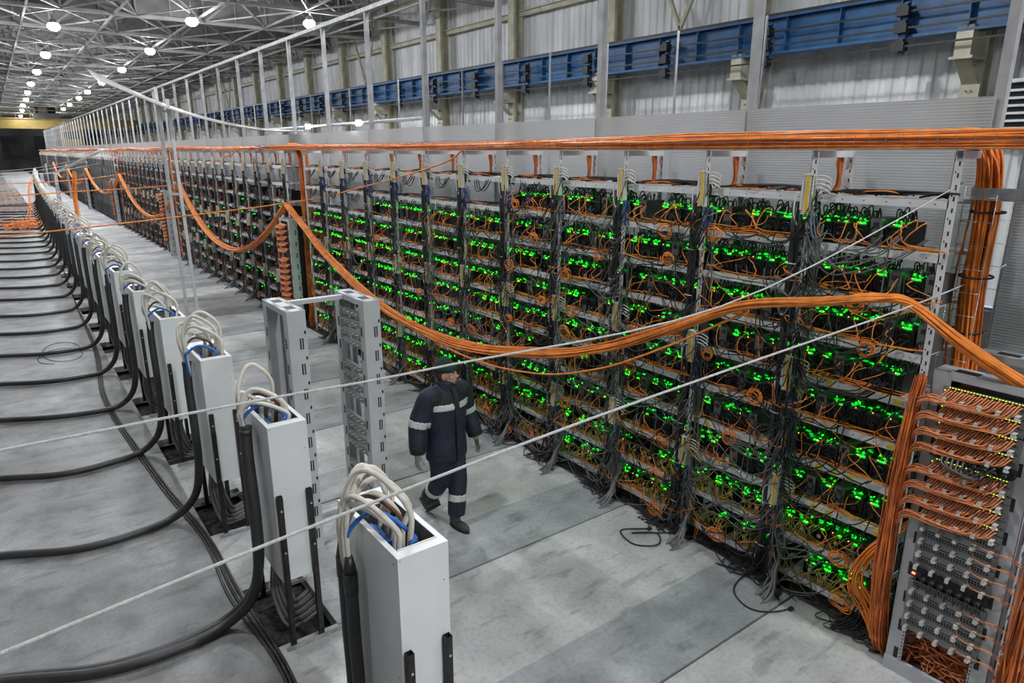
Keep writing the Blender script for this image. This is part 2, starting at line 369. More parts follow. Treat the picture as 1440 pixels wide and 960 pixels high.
ROW1 = [(3.4, 40.8), (3.73, 52.8), (3.82, 64.3), (3.93, 76.1), (4.1, 87.3), (4.4, 99.4), (4.5, 111.9), (4.85, 125.6)]
ROW2 = [(8.33, 35.6), (8.55, 47.3), (8.67, 59.), (8.75, 71), (8.83, 82.7), (9.03, 93.2), (9.2, 106.6), (9.35, 118)]
ROW1.append((5.3, 146)); ROW2.append((9.7, 140))  # one extra lamp added past each row's far end to brighten the end wall
for i, (x, y) in enumerate(ROW1): floodlight(x, y, 9.3, f'bright ceiling floodlight, {nth(i)} one visible away from the camera in the row above the cabinets', power=2.2)
for i, (x, y) in enumerate(ROW2): floodlight(x, y, 9.3, f'bright ceiling floodlight, {nth(i)} one visible away from the camera in the row above the racks', power=2.2)
NEAR = [(2.6, 28.8, 1.1), (1.7, 16.8, 1.3), (1.0, 5.2, .75), (3.6, -7, 3.2), (7.9, 23.6, 1.), (7.3, 11.5, .9), (7.0, -1, .4), (-3.5, 40, .8), (-4, 28, .5), (-4.2, 16, .35), (-4.6, 4, .15), (12.8, 33, 1.2), (12.6, 21, 1.2), (12.4, 9.2, 1.2), (-10, 22, .6)]
for i, (x, y, pw) in enumerate(NEAR): floodlight(x, y, 9.3, f'ceiling floodlight hanging above the near part of the hall, {nth(i)} of the lamps overhead', power=pw)

# ------------------------------------------------------------------ blue crane beam with bus bars, bridge crane
cbm = thing('crane_runway_beam', 'long blue steel crane runway beam with dark bus bars along the corrugated wall', 'beam', (WX-.55, 0, 0))
b = MB(); b.box((0, 82, 6.7), (.05, 190, .86)); b.build('web', M['blue'], cbm)
b = MB(); b.box((0, 82, 7.16), (.5, 190, .06)); b.build('top_flange', M['blue'], cbm)
b = MB(); b.box((0, 82, 6.26), (.42, 190, .06)); b.build('bottom_flange', M['blue'], cbm)
b = MB(); b.box((0, 82, 7.24), (.08, 190, .12)); b.build('rail', M['dark_steel'], cbm)
b = MB(); b.box((-.12, 0, 6.7), (.2, .025, .84)); st = b.mesh('stiffener', M['blue'])
for y in np.arange(1.2, 170, 1.49): link('stiffener', st, cbm, (0, y, 0))
b = MB()
for z, xx in ((6.78, -.34), (6.42, -.38), (6.02, -.42)): b.box((xx, 82, z), (.035, 190, .045))
b.build('bus_bar', M['black'], cbm)
b = MB(); b.bx((-.3, -.06, 5.85), (-.2, .06, 7.0)); brk = b.mesh('bus_bracket', M['blue'])
b = MB()
for z in (6.78, 6.42, 6.02): b.bx((-.48, -.14, z-.1), (-.25, .14, z+.1)); b.bx((-.44, -.09, z+.1), (-.32, .09, z+.17))
ins = b.mesh('insulator', M['black'])
for k in range(46):
    y = 4.9+k*3.6
    q = link('bus_bracket', brk, cbm, (0, y, 0)); link('insulator', ins, q)
bc = thing('bridge_crane', 'yellow overhead bridge crane spanning the hall at the far end', 'crane', (0, 115, 0))
b = MB(); b.bx((-23, -.6, 6.5), (17.9, -.1, 7.7)); b.bx((-23, -.75, 7.7), (17.9, .1, 7.85)); b.build('girder', M['crane_yellow'], bc)
b = MB(); b.bx((-23, 1.3, 6.5), (17.9, 1.8, 7.7)); b.build('girder', M['crane_yellow'], bc)
b = MB()
for x in np.arange(-22, 18, 1.6): b.box((x, -.7, 8.3), (.05, .05, 1.1))
b.box((-2, -.7, 8.85), (40, .05, .05)); b.box((-2, -.7, 8.4), (40, .04, .04)); b.build('handrail', M['crane_yellow'], bc)
b = MB(); b.bx((5.5, -.9, 7.85), (8.6, 1.9, 8.5)); b.cyl((5.8, .5, 8.9), (8.2, .5, 8.9), .45, 12); b.bx((6.2, -.6, 8.4), (7.2, .4, 9.2)); b.build('hoist_trolley', M['dark_steel'], bc)
b = MB(); b.bx((8.2, -1.6, 4.3), (10.6, .2, 6.4)); b.build('operator_cab', M['crane_yellow'], bc)
b = MB(); b.bx((8.4, -1.64, 5.2), (10.4, -1.6, 6.2)); b.build('cab_window', M['black'], bc)

# ================================================================== RACK ROW
RX, BY, BW, SEC, NB = 5.03, 1.95, .989, 13.0, 12      # rack face x, first upright y, bay width, section pitch, bays per section
SHELF = [3.36, 3.0, 2.64, 2.29, 1.94, 1.59, 1.23, .87, .5, .15]
NSEC = 8
# partition of twin-wall sheet on a frame of tall posts behind the racks
PX, PP = 5.74, 2.04
part = thing('sheeted_partition', 'translucent grey twin-wall sheet partition standing behind the long rack row', 'partition', (PX, 2.05, 0))
b = MB(); b.bx((0, .01, 0), (.012, PP-.01, 4.05)); shm = b.mesh('polycarbonate_sheet', M['poly'])
b = MB(); b.bx((.03, -.035, 0), (.1, .035, 6.06)); pom = b.mesh('tall_post', M['frame_post'])
NP = 51
for k in range(NP):
    if k < NP-1: link('polycarbonate_sheet', shm, part, (0, k*PP, 0))
    link('tall_post', pom, part, (0, k*PP, 0))
b = MB(); b.bx((.02, 4*PP, 6.06), (.11, (NP-1)*PP, 6.13)); b.build('top_rail', M['galv'], part)
b = MB(); b.bx((.03, 0, 3.3), (.09, (NP-1)*PP, 3.36)); b.bx((.03, 0, 1.6), (.09, (NP-1)*PP, 1.66)); b.build('cross_rail', M['galv'], part)
b = MB(); b.cyl((0, 0, 0), (0, 0, 5.95), .026, 6); tp = b.mesh('thin_post', M['post'])
for k in range(46):
    o = link('thin_post', tp, None, (11.3, 7.8+k*1.98, 0)); tag(o, f'thin grey post rising beyond the sheeted partition, {nth(k)} in line from the camera', 'post', 'thin posts beyond the partition')
# closing sheet at the near end of the row, with pale shelf edges behind it
t = thing('end_partition', 'translucent grey sheet panel with rails closing the gap beside the orange trunk', 'partition', (0, 0, 0))
b = MB(); b.bx((6.0, -.9, 0), (6.012, 1.9, 3.64)); b.build('polycarbonate_sheet', M['poly'], t)
b = MB(); b.bx((5.3, -.8, 3.36), (5.36, 1.95, 3.44)); b.build('cross_rail', M['galv'], t)
for z in (2.9, 2.5, 2.1, 1.7): b = MB(); b.bx((6.05, -.9, z), (6.5, 1.9, z+.05)); b.build('inner_shelf', M['white_steel'], t)
b = MB(); b.bx((6.6, -.9, 0), (6.65, 1.9, 3.6)); b.build('rear_sheet', M['endwall'], t)
b = MB(); b.bx((6.01, 1.84, 0), (6.08, 1.92, 6.0)); b.build('tall_post', M['galv'], t)

# --- bay parts (local origin: front upright foot; x into the rack, y along the row)
def upright(x0):
    b = MB(); b.bx((x0, -.028, 0), (x0+.004, .028, 3.68)); b.bx((x0, .024, 0), (x0+.045, .028, 3.68))
    for z in np.arange(.06, 3.66, .075): b.bx((x0-.0012, -.012, z), (x0+.001, -.002, z+.03), 1)
    for z in np.arange(.09, 3.66, .15): b.bx((x0-.0012, .006, z), (x0+.001, .013, z+.012), 1)
    return b.mesh('upright', [M['white_steel'], M['dark_steel']])
UP_F, UP_R = upright(0), upright(.51)
b = MB(); b.bx((.02, .03, 0), (.05, BW-.03, .1)); b.bx((.45, .03, 0), (.48, BW-.03, .1)); BASER = b.mesh('base_rail', M['dark_steel'])
b = MB(); b.bx((.0, -.018, 3.63), (.53, .018, 3.68)); TOPB = b.mesh('top_bar', M['white_steel'])
b = MB(); b.bx((.004, .02, -.012), (.53, BW-.02, 0)); b.bx((.0, .02, -.052), (.012, BW-.02, .003)); b.bx((.52, .02, -.045), (.53, BW-.02, 0))
for y in np.arange(.1, BW, .16): b.cyl((-.002, y, -.025), (.001, y, -.025), .005, 6, 1)
SH = b.mesh('shelf', [M['white_steel'], M['dark_steel']])
b = MB(); b.bx((-.0035, 0, -.042), (.0, .06, -.008)); STK = b.mesh('sticker', M['sticker'])
# bundles strapped to the upright: black hose on one side, grey cords on the other
def bundle_meshes(seed):
    r = np.random.default_rng(seed); b = MB(); zs = np.linspace(3.3, .05, 16)
    for k in range(3):
        p = np.stack([-.03-.02*(k % 2)+r.normal(0, .004, 16), .05+.026*k+r.normal(0, .004, 16), zs], 1); b.tubes(p, .017, 6, 0)
    for z in np.arange(.3, 3.2, .42): b.tubes([(-.06, .03, z), (-.065, .08, z), (-.05, .125, z)], .005, 4, 1)
    bl = b.mesh('black_hose', [M['rubber'], M['pdu']])
    b = MB(); P = []
    for k in range(8):
        n = 20; z = np.linspace(3.3-r.uniform(0, .8), r.uniform(.02, .5), n)
        P.append(np.stack([.02+r.uniform(-.03, .03)+np.cumsum(r.normal(0, .004, n)), -.075+r.uniform(-.06, .025)+np.cumsum(r.normal(0, .007, n)), z], 1))
    b.tubes(P, .0065, 4, 0); gr = b.mesh('grey_cord_bundle', M['grey_cord']); return bl, gr
BUND = [bundle_meshes(s) for s in range(4)]
def pdu():
    b = MB(); b.bx((-.07, -.045, -.15), (-.02, .03, .15)); b.bx((-.06, .03, -.12), (-.02, .052, .1))
    for i in range(18):
        z = -.14+i*.0158
        b.bx((-.0712, -.041, z), (-.069, -.029, z+.008), 1); b.bx((-.0712, .017, z), (-.069, .026, z+.007), 1)
        b.bx((-.0715, -.0455, z+.012), (-.03, -.044, z+.013), 1)
    b.bx((-.078, -.045, .143), (-.02, .03, .152))
    me = b.mesh('power_strip', [M['pdu'], M['dark_steel']])
    b = MB(); b.bx((-.077, -.018, -.143), (-.069, .006, .143))
    for i in range(16): b.bx((-.079, -.014, -.137+i*.0175), (-.076, .002, -.127+i*.0175))
    yl = b.mesh('terminal_row', M['yellow'])
    b = MB()
    for i in range(4):
        z = .13-i*.03; b.tubes(spline([(-.05, -.04, z), (-.055, -.1, z+.012), (-.05, -.16, z-.002-.004*i), (-.035, -.17, z-.03), (-.03, -.12, z-.05)], 10), .006, 5)
    b.tubes(spline([(-.05, .05, .02), (-.07, .085, -.02), (-.06, .09, -.16), (-.05, .06, -.24)], 10), .008, 5); ww = b.mesh('lead_wire', M['pdu'])
    r = np.random.default_rng(3); P = []
    for k in range(11):
        n = 10; z = np.linspace(-.16, -.3-r.uniform(0, .14), n); P.append(np.stack([-.015+r.normal(0, .012)+np.cumsum(r.normal(0, .008, n)), -.05+r.normal(0, .014)+np.cumsum(r.normal(0, .009, n)), z], 1))
    b = MB(); b.tubes(P, .004, 4); bw = b.mesh('blue_wires', M['blue_wire']); return me, yl, ww, bw
PD = pdu()
b = MB(); P = []
for k in range(6):
    yy = .02-.035*k
    q = np.random.default_rng(500+k); P.append(spline([(-.0+.005*k, -.05-.012*k, .75-.05*k), (-.02+q.normal(0, .012), -.06-.012*k, .3), (-.05-.012*k+q.normal(0, .02), -.07-.018*k+q.normal(0, .02), .12+q.uniform(0, .07)), (-.12-.03*k+q.normal(0, .03), -.07-.03*k+q.normal(0, .03), .05+q.uniform(0, .07)), (-.2-.045*k+q.normal(0, .03), -.05-.035*k+q.normal(0, .05), -.03)], 16))
FEED = [MB().tubes(p, .014, 6).mesh('feed_cable', M['grey_feed']) for p in P]
# orange drop at the rear upright from the tray to the shelves
P = []
for k in range(9):
    P.append(spline([(.40+rng.normal(0, .015), .02+rng.normal(0, .015), 3.72), (.47+rng.normal(0, .012), .06+rng.normal(0, .012), 3.6), (.48+rng.normal(0, .01), .07+rng.normal(0, .012), 3.38), (.42, .2+rng.normal(0, .03), 3.3), (.3+rng.normal(0, .03), .35+rng.normal(0, .05), 3.37)], 12))
b = MB(); b.tubes(P, .008, 5); DROP = b.mesh('orange_drop', M['orange_dark'])
# far, simple bay in one mesh
b = MB()
for x0 in (0, .5): b.bx((x0, -.022, 0), (x0+.04, .022, 3.68))
b.bx((0, -.018, 3.63), (.53, .018, 3.68))
for z in SHELF: b.bx((0, .02, z-.05), (.53, BW-.02, z))
b.bx((-.07, .03, 0), (0, .12, 3.25), 1); b.bx((-.07, -.09, 0), (0, -.03, 3.2), 2)
for z in (3.36, 2.0, .9): b.bx((-.07, -.045, z-.15), (-.02, .03, z+.15), 3)
b.bx((.46, .03, 3.3), (.5, .1, 3.7), 4)
FARBAY = b.mesh('shelving_bay', [M['white_steel'], M['rubber'], M['grey_cord'], M['pdu'], M['orange_dark']])
bays = {}
for s in range(NSEC):
    for i in range(NB):
        y = BY+s*SEC+i*BW
        if s < 3:
            where = ('' if s == 0 else (' in the second rack section' if s == 1 else ' in the third rack section'))
            t = thing('shelving_bay', f'white steel shelving bay, {nth(i)} from {"the near orange trunk" if s == 0 else "its network rack"}{where}', 'shelving', (RX, y, 0), 0, 'shelving bays of the rack row')
            bays[s, i] = t
            link('upright', UP_F, t); link('upright', UP_R, t); link('top_bar', TOPB, t); link('base_rail', BASER, t)
            for z in SHELF:
                q = link('shelf', SH, t, (0, 0, z))
                if s == 0 and i < 3 and SHELF.index(z) in (4, 5, 6, 7):
                    for yy in rng.choice(np.arange(.1, .9, .13), 3 if i == 0 else 1, replace=False): link('sticker', STK, q, (0, yy, 0))
            if i == NB-1: link('upright', UP_F, t, (0, BW, 0)); link('upright', UP_R, t, (0, BW, 0)); link('top_bar', TOPB, t, (0, BW, 0))
            if not (s == 0 and i == 0):
                bl, gr = BUND[(i*7+s) % 4]; link('black_hose', bl, t); link('cord_bundle', gr, t)
                for z in ((3.36, 1.93, .88) if i % 3 else (3.36, 2.02, .98)):
                    q = link('power_strip', PD[0], t, (0, 0, z))
                    link('terminal_row', PD[1], q); link('lead_wire', PD[2], q)
                    if s == 0: link('blue_wires', PD[3], q)['kind'] = 'stuff'
                if s < 2:
                    for me in FEED: link('feed_cable', me, t)
                link('orange_drop', DROP, t)
        else:
            tag(link('shelving_bay', FARBAY, None, (RX, y, 0)), f'small distant white shelving bay, {nth(i)} of the {nth(s)} rack section down the hall', 'shelving', 'distant shelving bays')

# --- miners
def fan_mesh(r=.055, hub='fan'):
    b = MB(); a = np.linspace(0, 2*PI, 17); b.tubes(np.stack([0*a-.004, r*np.cos(a), r*np.sin(a)], 1), .005, 4, 0, False)
    b.cyl((-.004, 0, 0), (.01, 0, 0), r*.36, 12, 1)
    for k in range(5):
        t = k*2*PI/5; c, s_ = math.cos(t), math.sin(t); c2, s2 = math.cos(t+.7), math.sin(t+.7)
        b.add([(0, r*.3*c, r*.3*s_), (0, r*.95*c, r*.95*s_), (.015, r*.95*c2, r*.95*s2), (.015, r*.3*c2, r*.3*s2)], [(0, 1, 2, 3)], 0)
    return b.mesh('fan', [M['fan'], M[hub]])
FAN, FAN_Y, FAN_W = fan_mesh(), fan_mesh(.05, 'sticker'), fan_mesh(.05, 'pdu')
b = MB(); b.bx((.012, -.064, 0), (.33, .064, .158)); b.bx((0, -.066, 0), (.014, -.056, .158)); b.bx((0, .056, 0), (.014, .066, .158)); b.bx((0, -.066, .148), (.014, .066, .158)); b.bx((0, -.066, 0), (.014, .066, .01))
CASE = b.mesh('mining_unit', M['miner'])
b = MB(); b.bx((.0, -.05, .158), (.12, .05, .166), 0); b.bx((-.002, -.045, .166), (.02, -.02, .182), 1); b.bx((-.002, .005, .166), (.016, .03, .18), 1); b.bx((.04, -.03, .166), (.09, .03, .19), 1); b.bx((.12, -.06, .158), (.33, .06, .164), 0)
for i in range(6): b.bx((.13+.033*i, -.055, .164), (.145+.033*i, .055, .18), 1)
BOARD = b.mesh('control_board', [M['pcb'], M['leads']])
LEDS = []
for s in range(7):
    r = np.random.default_rng(40+s); b = MB()
    for k in range(r.integers(2, 5)):
        x = r.uniform(.0, .1); y = r.uniform(-.055, .05); l = r.uniform(.004, .014)
        b.box((x, y, .186+r.uniform(0, .014)), (r.uniform(.002, .005), l*.8, .004), 0)
    for k in range(3): b.box((r.uniform(0, .11), r.uniform(-.05, .05), .184+r.uniform(0, .01)), (r.uniform(.01, .03), r.uniform(.015, .045), .008), 2)  # faintly emissive patches imitate LED light falling on the board
    if s % 3 != 2: b.bx((-.006, -.04, .169), (-.001, -.04+r.uniform(.02, .05), .174), 0)
    y = r.uniform(-.04, .05); b.box((-.006, y, .174), (.005, .005, .005), 1)
    LEDS.append(b.mesh('status_lights_and_glow', [M['led'], M['amber'], M['led_glow']]))
# black power leads arching over the boards
ARC = []
for s in range(4):
    r = np.random.default_rng(60+s); P = []
    for k in range(7):
        y0, x0 = r.uniform(-.06, .06), r.uniform(.1, .25); h = r.uniform(.05, .11)
        P.append(spline([(x0, y0, .165), (x0-.01, y0+r.uniform(-.03, .03), .17+h), (x0-.06, y0+r.uniform(-.05, .05), .175+h), (x0-.1, y0+r.uniform(-.06, .06), .168)], 9))
    b = MB(); b.tubes(P, .006, 4); ARC.append(b.mesh('power_leads', M['leads']))
# supply: slim silver box with a small fan and socket
b = MB(); b.bx((.0, -.04, 0), (.26, .04, .21)); b.bx((-.004, -.02, .15), (0, .02, .185), 1); PSU = b.mesh('power_supply', [M['silver'], M['black']])
PFAN = fan_mesh(.032, 'silver')
# older open frame miner for the two lowest shelves
b = MB(); b.bx((.02, -.06, .0), (.3, .06, .03)); b.bx((.02, -.06, .03), (.3, -.05, .15)); b.bx((.02, .05, .03), (.3, .06, .15)); b.bx((.03, -.02, .03), (.28, .0, .14)); b.bx((.0, -.062, 0), (.02, -.05, .13)); b.bx((.0, .05, 0), (.02, .062, .13)); OPEN = b.mesh('mining_unit', M['miner'])
SETS = []
def top_levels(i): return 1 if i < 5 else (2 if i < 9 else 3)
count = 0; stuffb = MB(); stuffl = MB()
def place_row(i, lev):
    """slots along one shelf: list of (kind, y)"""
    r = np.random.default_rng(i*100+lev); y = .075; row = []
    npsu = int(r.integers(1, 3)); at = set(r.choice(6, npsu, replace=False).tolist())
    for k in range(6):
        if k in at and y < .86: row.append(('psu', y-.02)); y += .1
        if y > BW-.07: break
        if r.random() < .93: row.append(('miner', y))
        y += .139+r.uniform(0, .006)
    return row
shelfword = lambda lev: nth(lev)+' shelf down'
for i in range(NB):
    for lev in range(top_levels(i), 10):
        z = SHELF[lev]; row = place_row(i, lev); km = kp = 0; low = lev >= 8
        for kind, yl in row[::1]:
            y = BY+i*BW+yl; x = RX+.045+rng.uniform(-.012, .02)
            if kind == 'miner' and count < 300 and i < 6:
                g = 'mining units on the near rack bays'
                lab = f'{"open-framed" if low else "black"} green-lit miner, {nth(km)} along {shelfword(lev)}, {nth(i)} bay from near orange trunk'
                o = tag(link('mining_unit', OPEN if low else CASE, None, (x, y, z)), lab, 'miner', g); o.rotation_euler = (0, 0, rng.normal(0, .02))
                f = link('fan', (FAN_Y if rng.random() < .5 else FAN_W) if low else FAN, o, (.002, 0, .07))
                link('control_board', BOARD, o, (0, 0, -.03 if low else 0))
                q = rng.integers(0, 7)
                if rng.random() < .92: link('status_lights_and_glow', LEDS[q], o, (0, 0, -.02 if low else 0))['kind'] = 'stuff'
                link('power_leads', ARC[rng.integers(0, 4)], o, (0, 0, -.02 if low else 0))
                count += 1; km += 1
            elif kind == 'psu' and i < 6 and not low:
                o = tag(link('power_supply', PSU, None, (x-.01, y, z)), f'silver power supply, {nth(kp)} along {shelfword(lev)}, {nth(i)} bay from near orange trunk', 'power supply', 'power supplies on the near rack bays')
                link('fan', PFAN, o, (-.002, 0, .06)); link('fan', PFAN, o, (-.002, 0, .125)) if rng.random() < .4 else None; kp += 1
            elif kind == 'miner':
                stuffb.bx((x, y-.063, z), (x+.33, y+.063, z+.158)); stuffb.bx((x, y-.05, z+.16), (x+.2, y+.05, z+.18), 1)
                for k in range(3): stuffl.box((x+rng.uniform(-.005, .1), y+rng.uniform(-.05, .05), z+.186), (rng.uniform(.005, .01), rng.uniform(.006, .022), .006), 0)
                if rng.random() < .8: stuffl.box((x-.005, y+rng.uniform(-.04, .04), z+.172), (.006, .008, .007), 1)
                P = [spline([(x+.12, y+dy, z+.16), (x+.1, y+dy+.02, z+.25), (x+.03, y+dy-.02, z+.19)], 6) for dy in (-.04, 0, .04)]
                stuffb.tubes(P, .008, 3, 0)
tag(stuffb.build('mining_unit_mass', [M['miner'], M['pcb']]), 'dense ranks of black miners filling the bays toward the second network rack', 'miners', None, 'stuff')
tag(stuffl.build('status_light_mass', [M['led'], M['amber']]), 'specks of green and amber light on the ranked miners beyond the near bays', 'lights', None, 'stuff')
fb = MB(); fl_ = MB()
for s in range(1, NSEC):
    for i in range(NB):
        for lev in range(2 if s < 3 else 1, 10):
            z = SHELF[lev]; y = BY+s*SEC+i*BW
            if s < 3:
                for k in range(5):
                    if rng.random() < .72:
                        yy = y+.11+k*.165+rng.uniform(-.02, .02); fb.bx((RX+.08, yy-.07, z), (RX+.4, yy+.07, z+.16+rng.uniform(0, .05)))
                        if s == 1 and rng.random() < .3 and lev > 2:
                            for _ in range(2): fl_.box((RX+rng.uniform(0.05, .2), yy+rng.uniform(-.05, .05), z+.19), (.02, .035, .012))
            else: fb.bx((RX+.1, y+.08, z), (RX+.42, y+BW-.1, z+.18))
tag(fb.build('distant_mining_unit_mass', M['miner']), 'dark miners crowding the shelves of the far rack sections', 'miners', None, 'stuff')
tag(fl_.build('distant_status_light_mass', M['led_far']), 'scattered green lights glinting between shelves of the second rack section', 'lights', None, 'stuff')
print('miners', count)

# --- cord tangles hanging in front of each bay (uncountable): orange network cords, grey and black power cords
def loops(r, c, n, rad):
    a = np.linspace(0, 2*PI*r.uniform(1.1, 2.4), n)+r.uniform(0, 6); rr = rad*(1+.25*np.sin(a*1.7+r.uniform(0, 6)))
    return np.stack([c[0]+.015*np.sin(a*.6), c[1]+rr*np.cos(a), c[2]+rr*.8*np.sin(a)], 1)
for s in range(3):
    for i in range(NB):
        r = np.random.default_rng(900+s*50+i); org, dense = (RX, BY+s*SEC+i*BW, 0), (1.4 if s == 0 and i < 7 else (.9 if s == 0 else .45))
        bo = MB(); bk = MB(); by = MB(); nseg = 14 if s == 0 else 8
        for lev in range(top_levels(i) if s == 0 else 2, 10):
            z = SHELF[lev]; PO = []; side = .97 if r.random() < .5 else .04
            for k in range(int((r.integers(4, 8))*dense)):
                y0 = r.uniform(.06, .95); ym = y0+r.normal(0, .08); ye = np.clip(y0+r.normal(0, .3), .02, .97)
                dz = r.uniform(.0, .05) if r.random() < .75 else -r.uniform(.02, .22)
                up_ = r.uniform(-.05, .09)
                PO.append(spline([(.03, y0, z+.165), (-.03-r.uniform(0, .03), y0+r.normal(0, .02), z+.15+up_), (-.06-r.uniform(0, .05), ym+r.normal(0, .05), z+.07), (-.03-r.uniform(0, .04), (ym+ye)/2+r.normal(0, .06), z+dz+.02), (.02+r.uniform(0, .03), ye, z+r.uniform(.01, .04)), (.03, ye+(side-ye)*r.uniform(.2, 1), z+r.uniform(0.01, .05))], nseg))
            for k in range(int(r.integers(0, 4)*dense)):      # cords lying along the shelf lip
                a, b_ = sorted(r.uniform(.05, .95, 2)); PO.append(spline([(.03+r.uniform(-.01, .03), a, z+.008), (.02+r.uniform(-.02, .03), (a+b_)/2, z+.008), (.03, b_, z+.008)], nseg))
            bo.tubes(PO, .0038, 4, 0, False)
            if r.random() < .3*dense:
                c = (-.07-r.uniform(0, .03), r.uniform(.15, .9), z+r.uniform(-.05, .1)); bo.tubes([loops(r, c, 26, r.uniform(.04, .085)) for _ in range(3)], .0042, 4, 0, False)
            PK = []
            for k in range(int(r.integers(5, 9)*dense)):
                y0 = r.uniform(-.1, .0) if (r.random() < .65 and (s or i)) else r.uniform(.9, 1.0); y1 = r.uniform(.1, .95); z0 = z+r.uniform(-.1, .5); sag = r.uniform(.06, .3)
                PK.append(spline([(-.05, y0, z0), (-.08-r.uniform(0, .06), y0*.75+y1*.25, min(z0, z+.1)-sag*.7), (-.09-r.uniform(0, .05), (y0+y1)/2, (z0*.3+(z+.1)*.7)-sag), (-.07, y1*.85+y0*.15, z+.02-sag*.2), (0, y1, z+.1)], nseg))
            for k in range(int(r.integers(1, 4)*dense)):
                y0 = r.uniform(.05, .95); L = r.uniform(.3, .9); zt = z+r.uniform(-.1, .3); zb = max(.03, zt-L)
                n = r.normal(0, .05, 3); PK.append(spline([(-.02, y0, zt), (-.06, y0+n[0], zt*.65+zb*.35), (-.075, y0+n[1], zt*.3+zb*.7), (-.03, y0+n[2]*1.5, zb)], nseg))
            bk.tubes(PK, .0055, 4, int(r.random() < .45), False)
            if lev >= 8 and s == 0:
                PY = []
                for k in range(int(26*dense)):
                    y0 = r.uniform(.05, .95); PY.append(spline([(.08, y0, z+.12), (r.uniform(-.02, .03), y0+r.normal(0, .04), z+r.uniform(.12, .2)), (-.03, y0+r.normal(0, .06), z+r.uniform(.02, .12)), (.03, y0+r.normal(0, .08), z+.02)], 9))
                by.tubes(PY, .004, 3, 0, False)
        # cords heaped on the empty top shelves, and a heap at the foot
        for lev in range(0, top_levels(i) if s == 0 else 2):
            z = SHELF[lev]; PT = []
            for k in range(int(9*dense)+2):
                a, b_ = sorted(r.uniform(-.05, 1.0, 2)); PT.append(spline([(-.0 if k % 3 == 0 and i > 0 else .06, -.05 if i > 0 else .05, z-.08 if i > 0 else z+.015), (.0, a*.3-.02, z+.05), (.06+r.uniform(-.05, .1), (a+b_)/2, z+.025+r.uniform(0, .02)), (.1+r.uniform(-.1, .1), b_, z+.012)], nseg))
            bk.tubes(PT, .007, 4, 0, False)
            PT = [spline([(.05, r.uniform(.3, .6), z+.02), (.0+r.uniform(-.04, .1), r.uniform(.4, .8), z+.02+r.uniform(0, .03)), (.1, r.uniform(.6, .95), z+.015), (.25, r.uniform(.5, 1), z+.02)], nseg) for k in range(int(4*dense))]
            if PT: bo.tubes(PT, .0045, 4, 0, False)
            if i >= 4 and s == 0: bk.tubes([spline([(.02, .35+.05*k, z+.01), (-.04, .42+.04*k, z-.1-r.uniform(0, .08)), (-.04, .55+.05*k, z-.12-r.uniform(0, .06)), (.02, .68+.04*k, z+.01)], 10) for k in range(3)], .007, 4, 0, False)
        PF = []
        for k in range(int(14*dense)):
            y0 = r.uniform(-.15, .3); PF.append(spline([(-.03, y0*.4, .5), (-.06, y0*.7, .12), (-.1-r.uniform(0, .06), y0, .02), (-.12-r.uniform(0, .14), y0+r.normal(0, .1), .012), (-.09, y0+r.normal(0, .14), .02), (-.05-r.uniform(0, .1), y0+r.normal(0, .12), .012)], 18))
        bk.tubes(PF, .0048, 4, 0, False)
        w = f'{nth(i)} bay from the near orange trunk' if s == 0 else f'{nth(i)} bay of the {nth(s)} rack section'
        o = bo.build('patch_cord_tangle', M['orange'] if s == 0 else M['orange_dark'], None, org); tag(o, f'tangled thin orange network cords in the {w}', 'cords', None, 'stuff')
        o = bk.build('power_cord_tangle', [M['black'], M['grey_cord']], None, org); tag(o, f'dark hanging power cords draped over the {w}', 'cords', None, 'stuff')
        if by.n: o = by.build('thin_wire_tangle', M['yellow_wire'], None, org); tag(o, f'fine yellowish wires on the lowest shelves, {w}', 'wires', None, 'stuff')

# ================================================================== TRAY, ORANGE RUNS, NETWORK RACKS
TY0, TY1 = -1.6, BY+NSEC*SEC
tr = thing('cable_tray', 'wire basket cable tray running along the top of the rack row', 'cable tray', (RX, 0, 3.69))
b = MB(); Z = ((-.05, .11), (-.05, .055), (-.05, 0), (.02, 0), (.1, 0), (.18, 0), (.25, 0), (.25, .055), (.25, .11))
for x, z in Z: b.bx((x-.002, TY0, z-.002), (x+.002, TY1, z+.002))
b.build('long_wire', M['wiregrey'], tr)
b = MB(); b.tubes([(-.05, 0, .11), (-.05, 0, 0), (.25, 0, 0), (.25, 0, .11)], .0024, 4, 0, False); cw = b.mesh('cross_wire', M['wiregrey'])
ys = np.concatenate([np.arange(TY0+.05, 14, .11), np.arange(14, 45, .35)])
for y in ys[:295]: link('cross_wire', cw, tr, (0, float(y), 0))
b = MB(); yy = np.arange(TY0, TY1, .45); P = []
for k in range(64):
    r = np.random.default_rng(k); n = len(yy); x = .1+.13*(r.random()*2-1); z = .01+.075*r.random()
    wob = np.interp(yy, np.arange(TY0, TY1+3, 3), r.normal(0, .022, len(np.arange(TY0, TY1+3, 3))))
    sw = .018*np.sin(yy*.55)+.014*np.sin(yy*.23+1)
    P.append(np.stack([x+wob, yy, np.clip(z+wob*.7+np.where(z > .045, sw, 0)+r.normal(0, .003, n), .006, .2)], 1))
b.tubes(P, .0075, 4, 0, False)
o = b.build('tray_cable_run', M['orange'], None, (RX, 0, 3.69)); tag(o, 'thick run of orange network cables lying in the wire tray above the racks', 'cables', None, 'stuff')

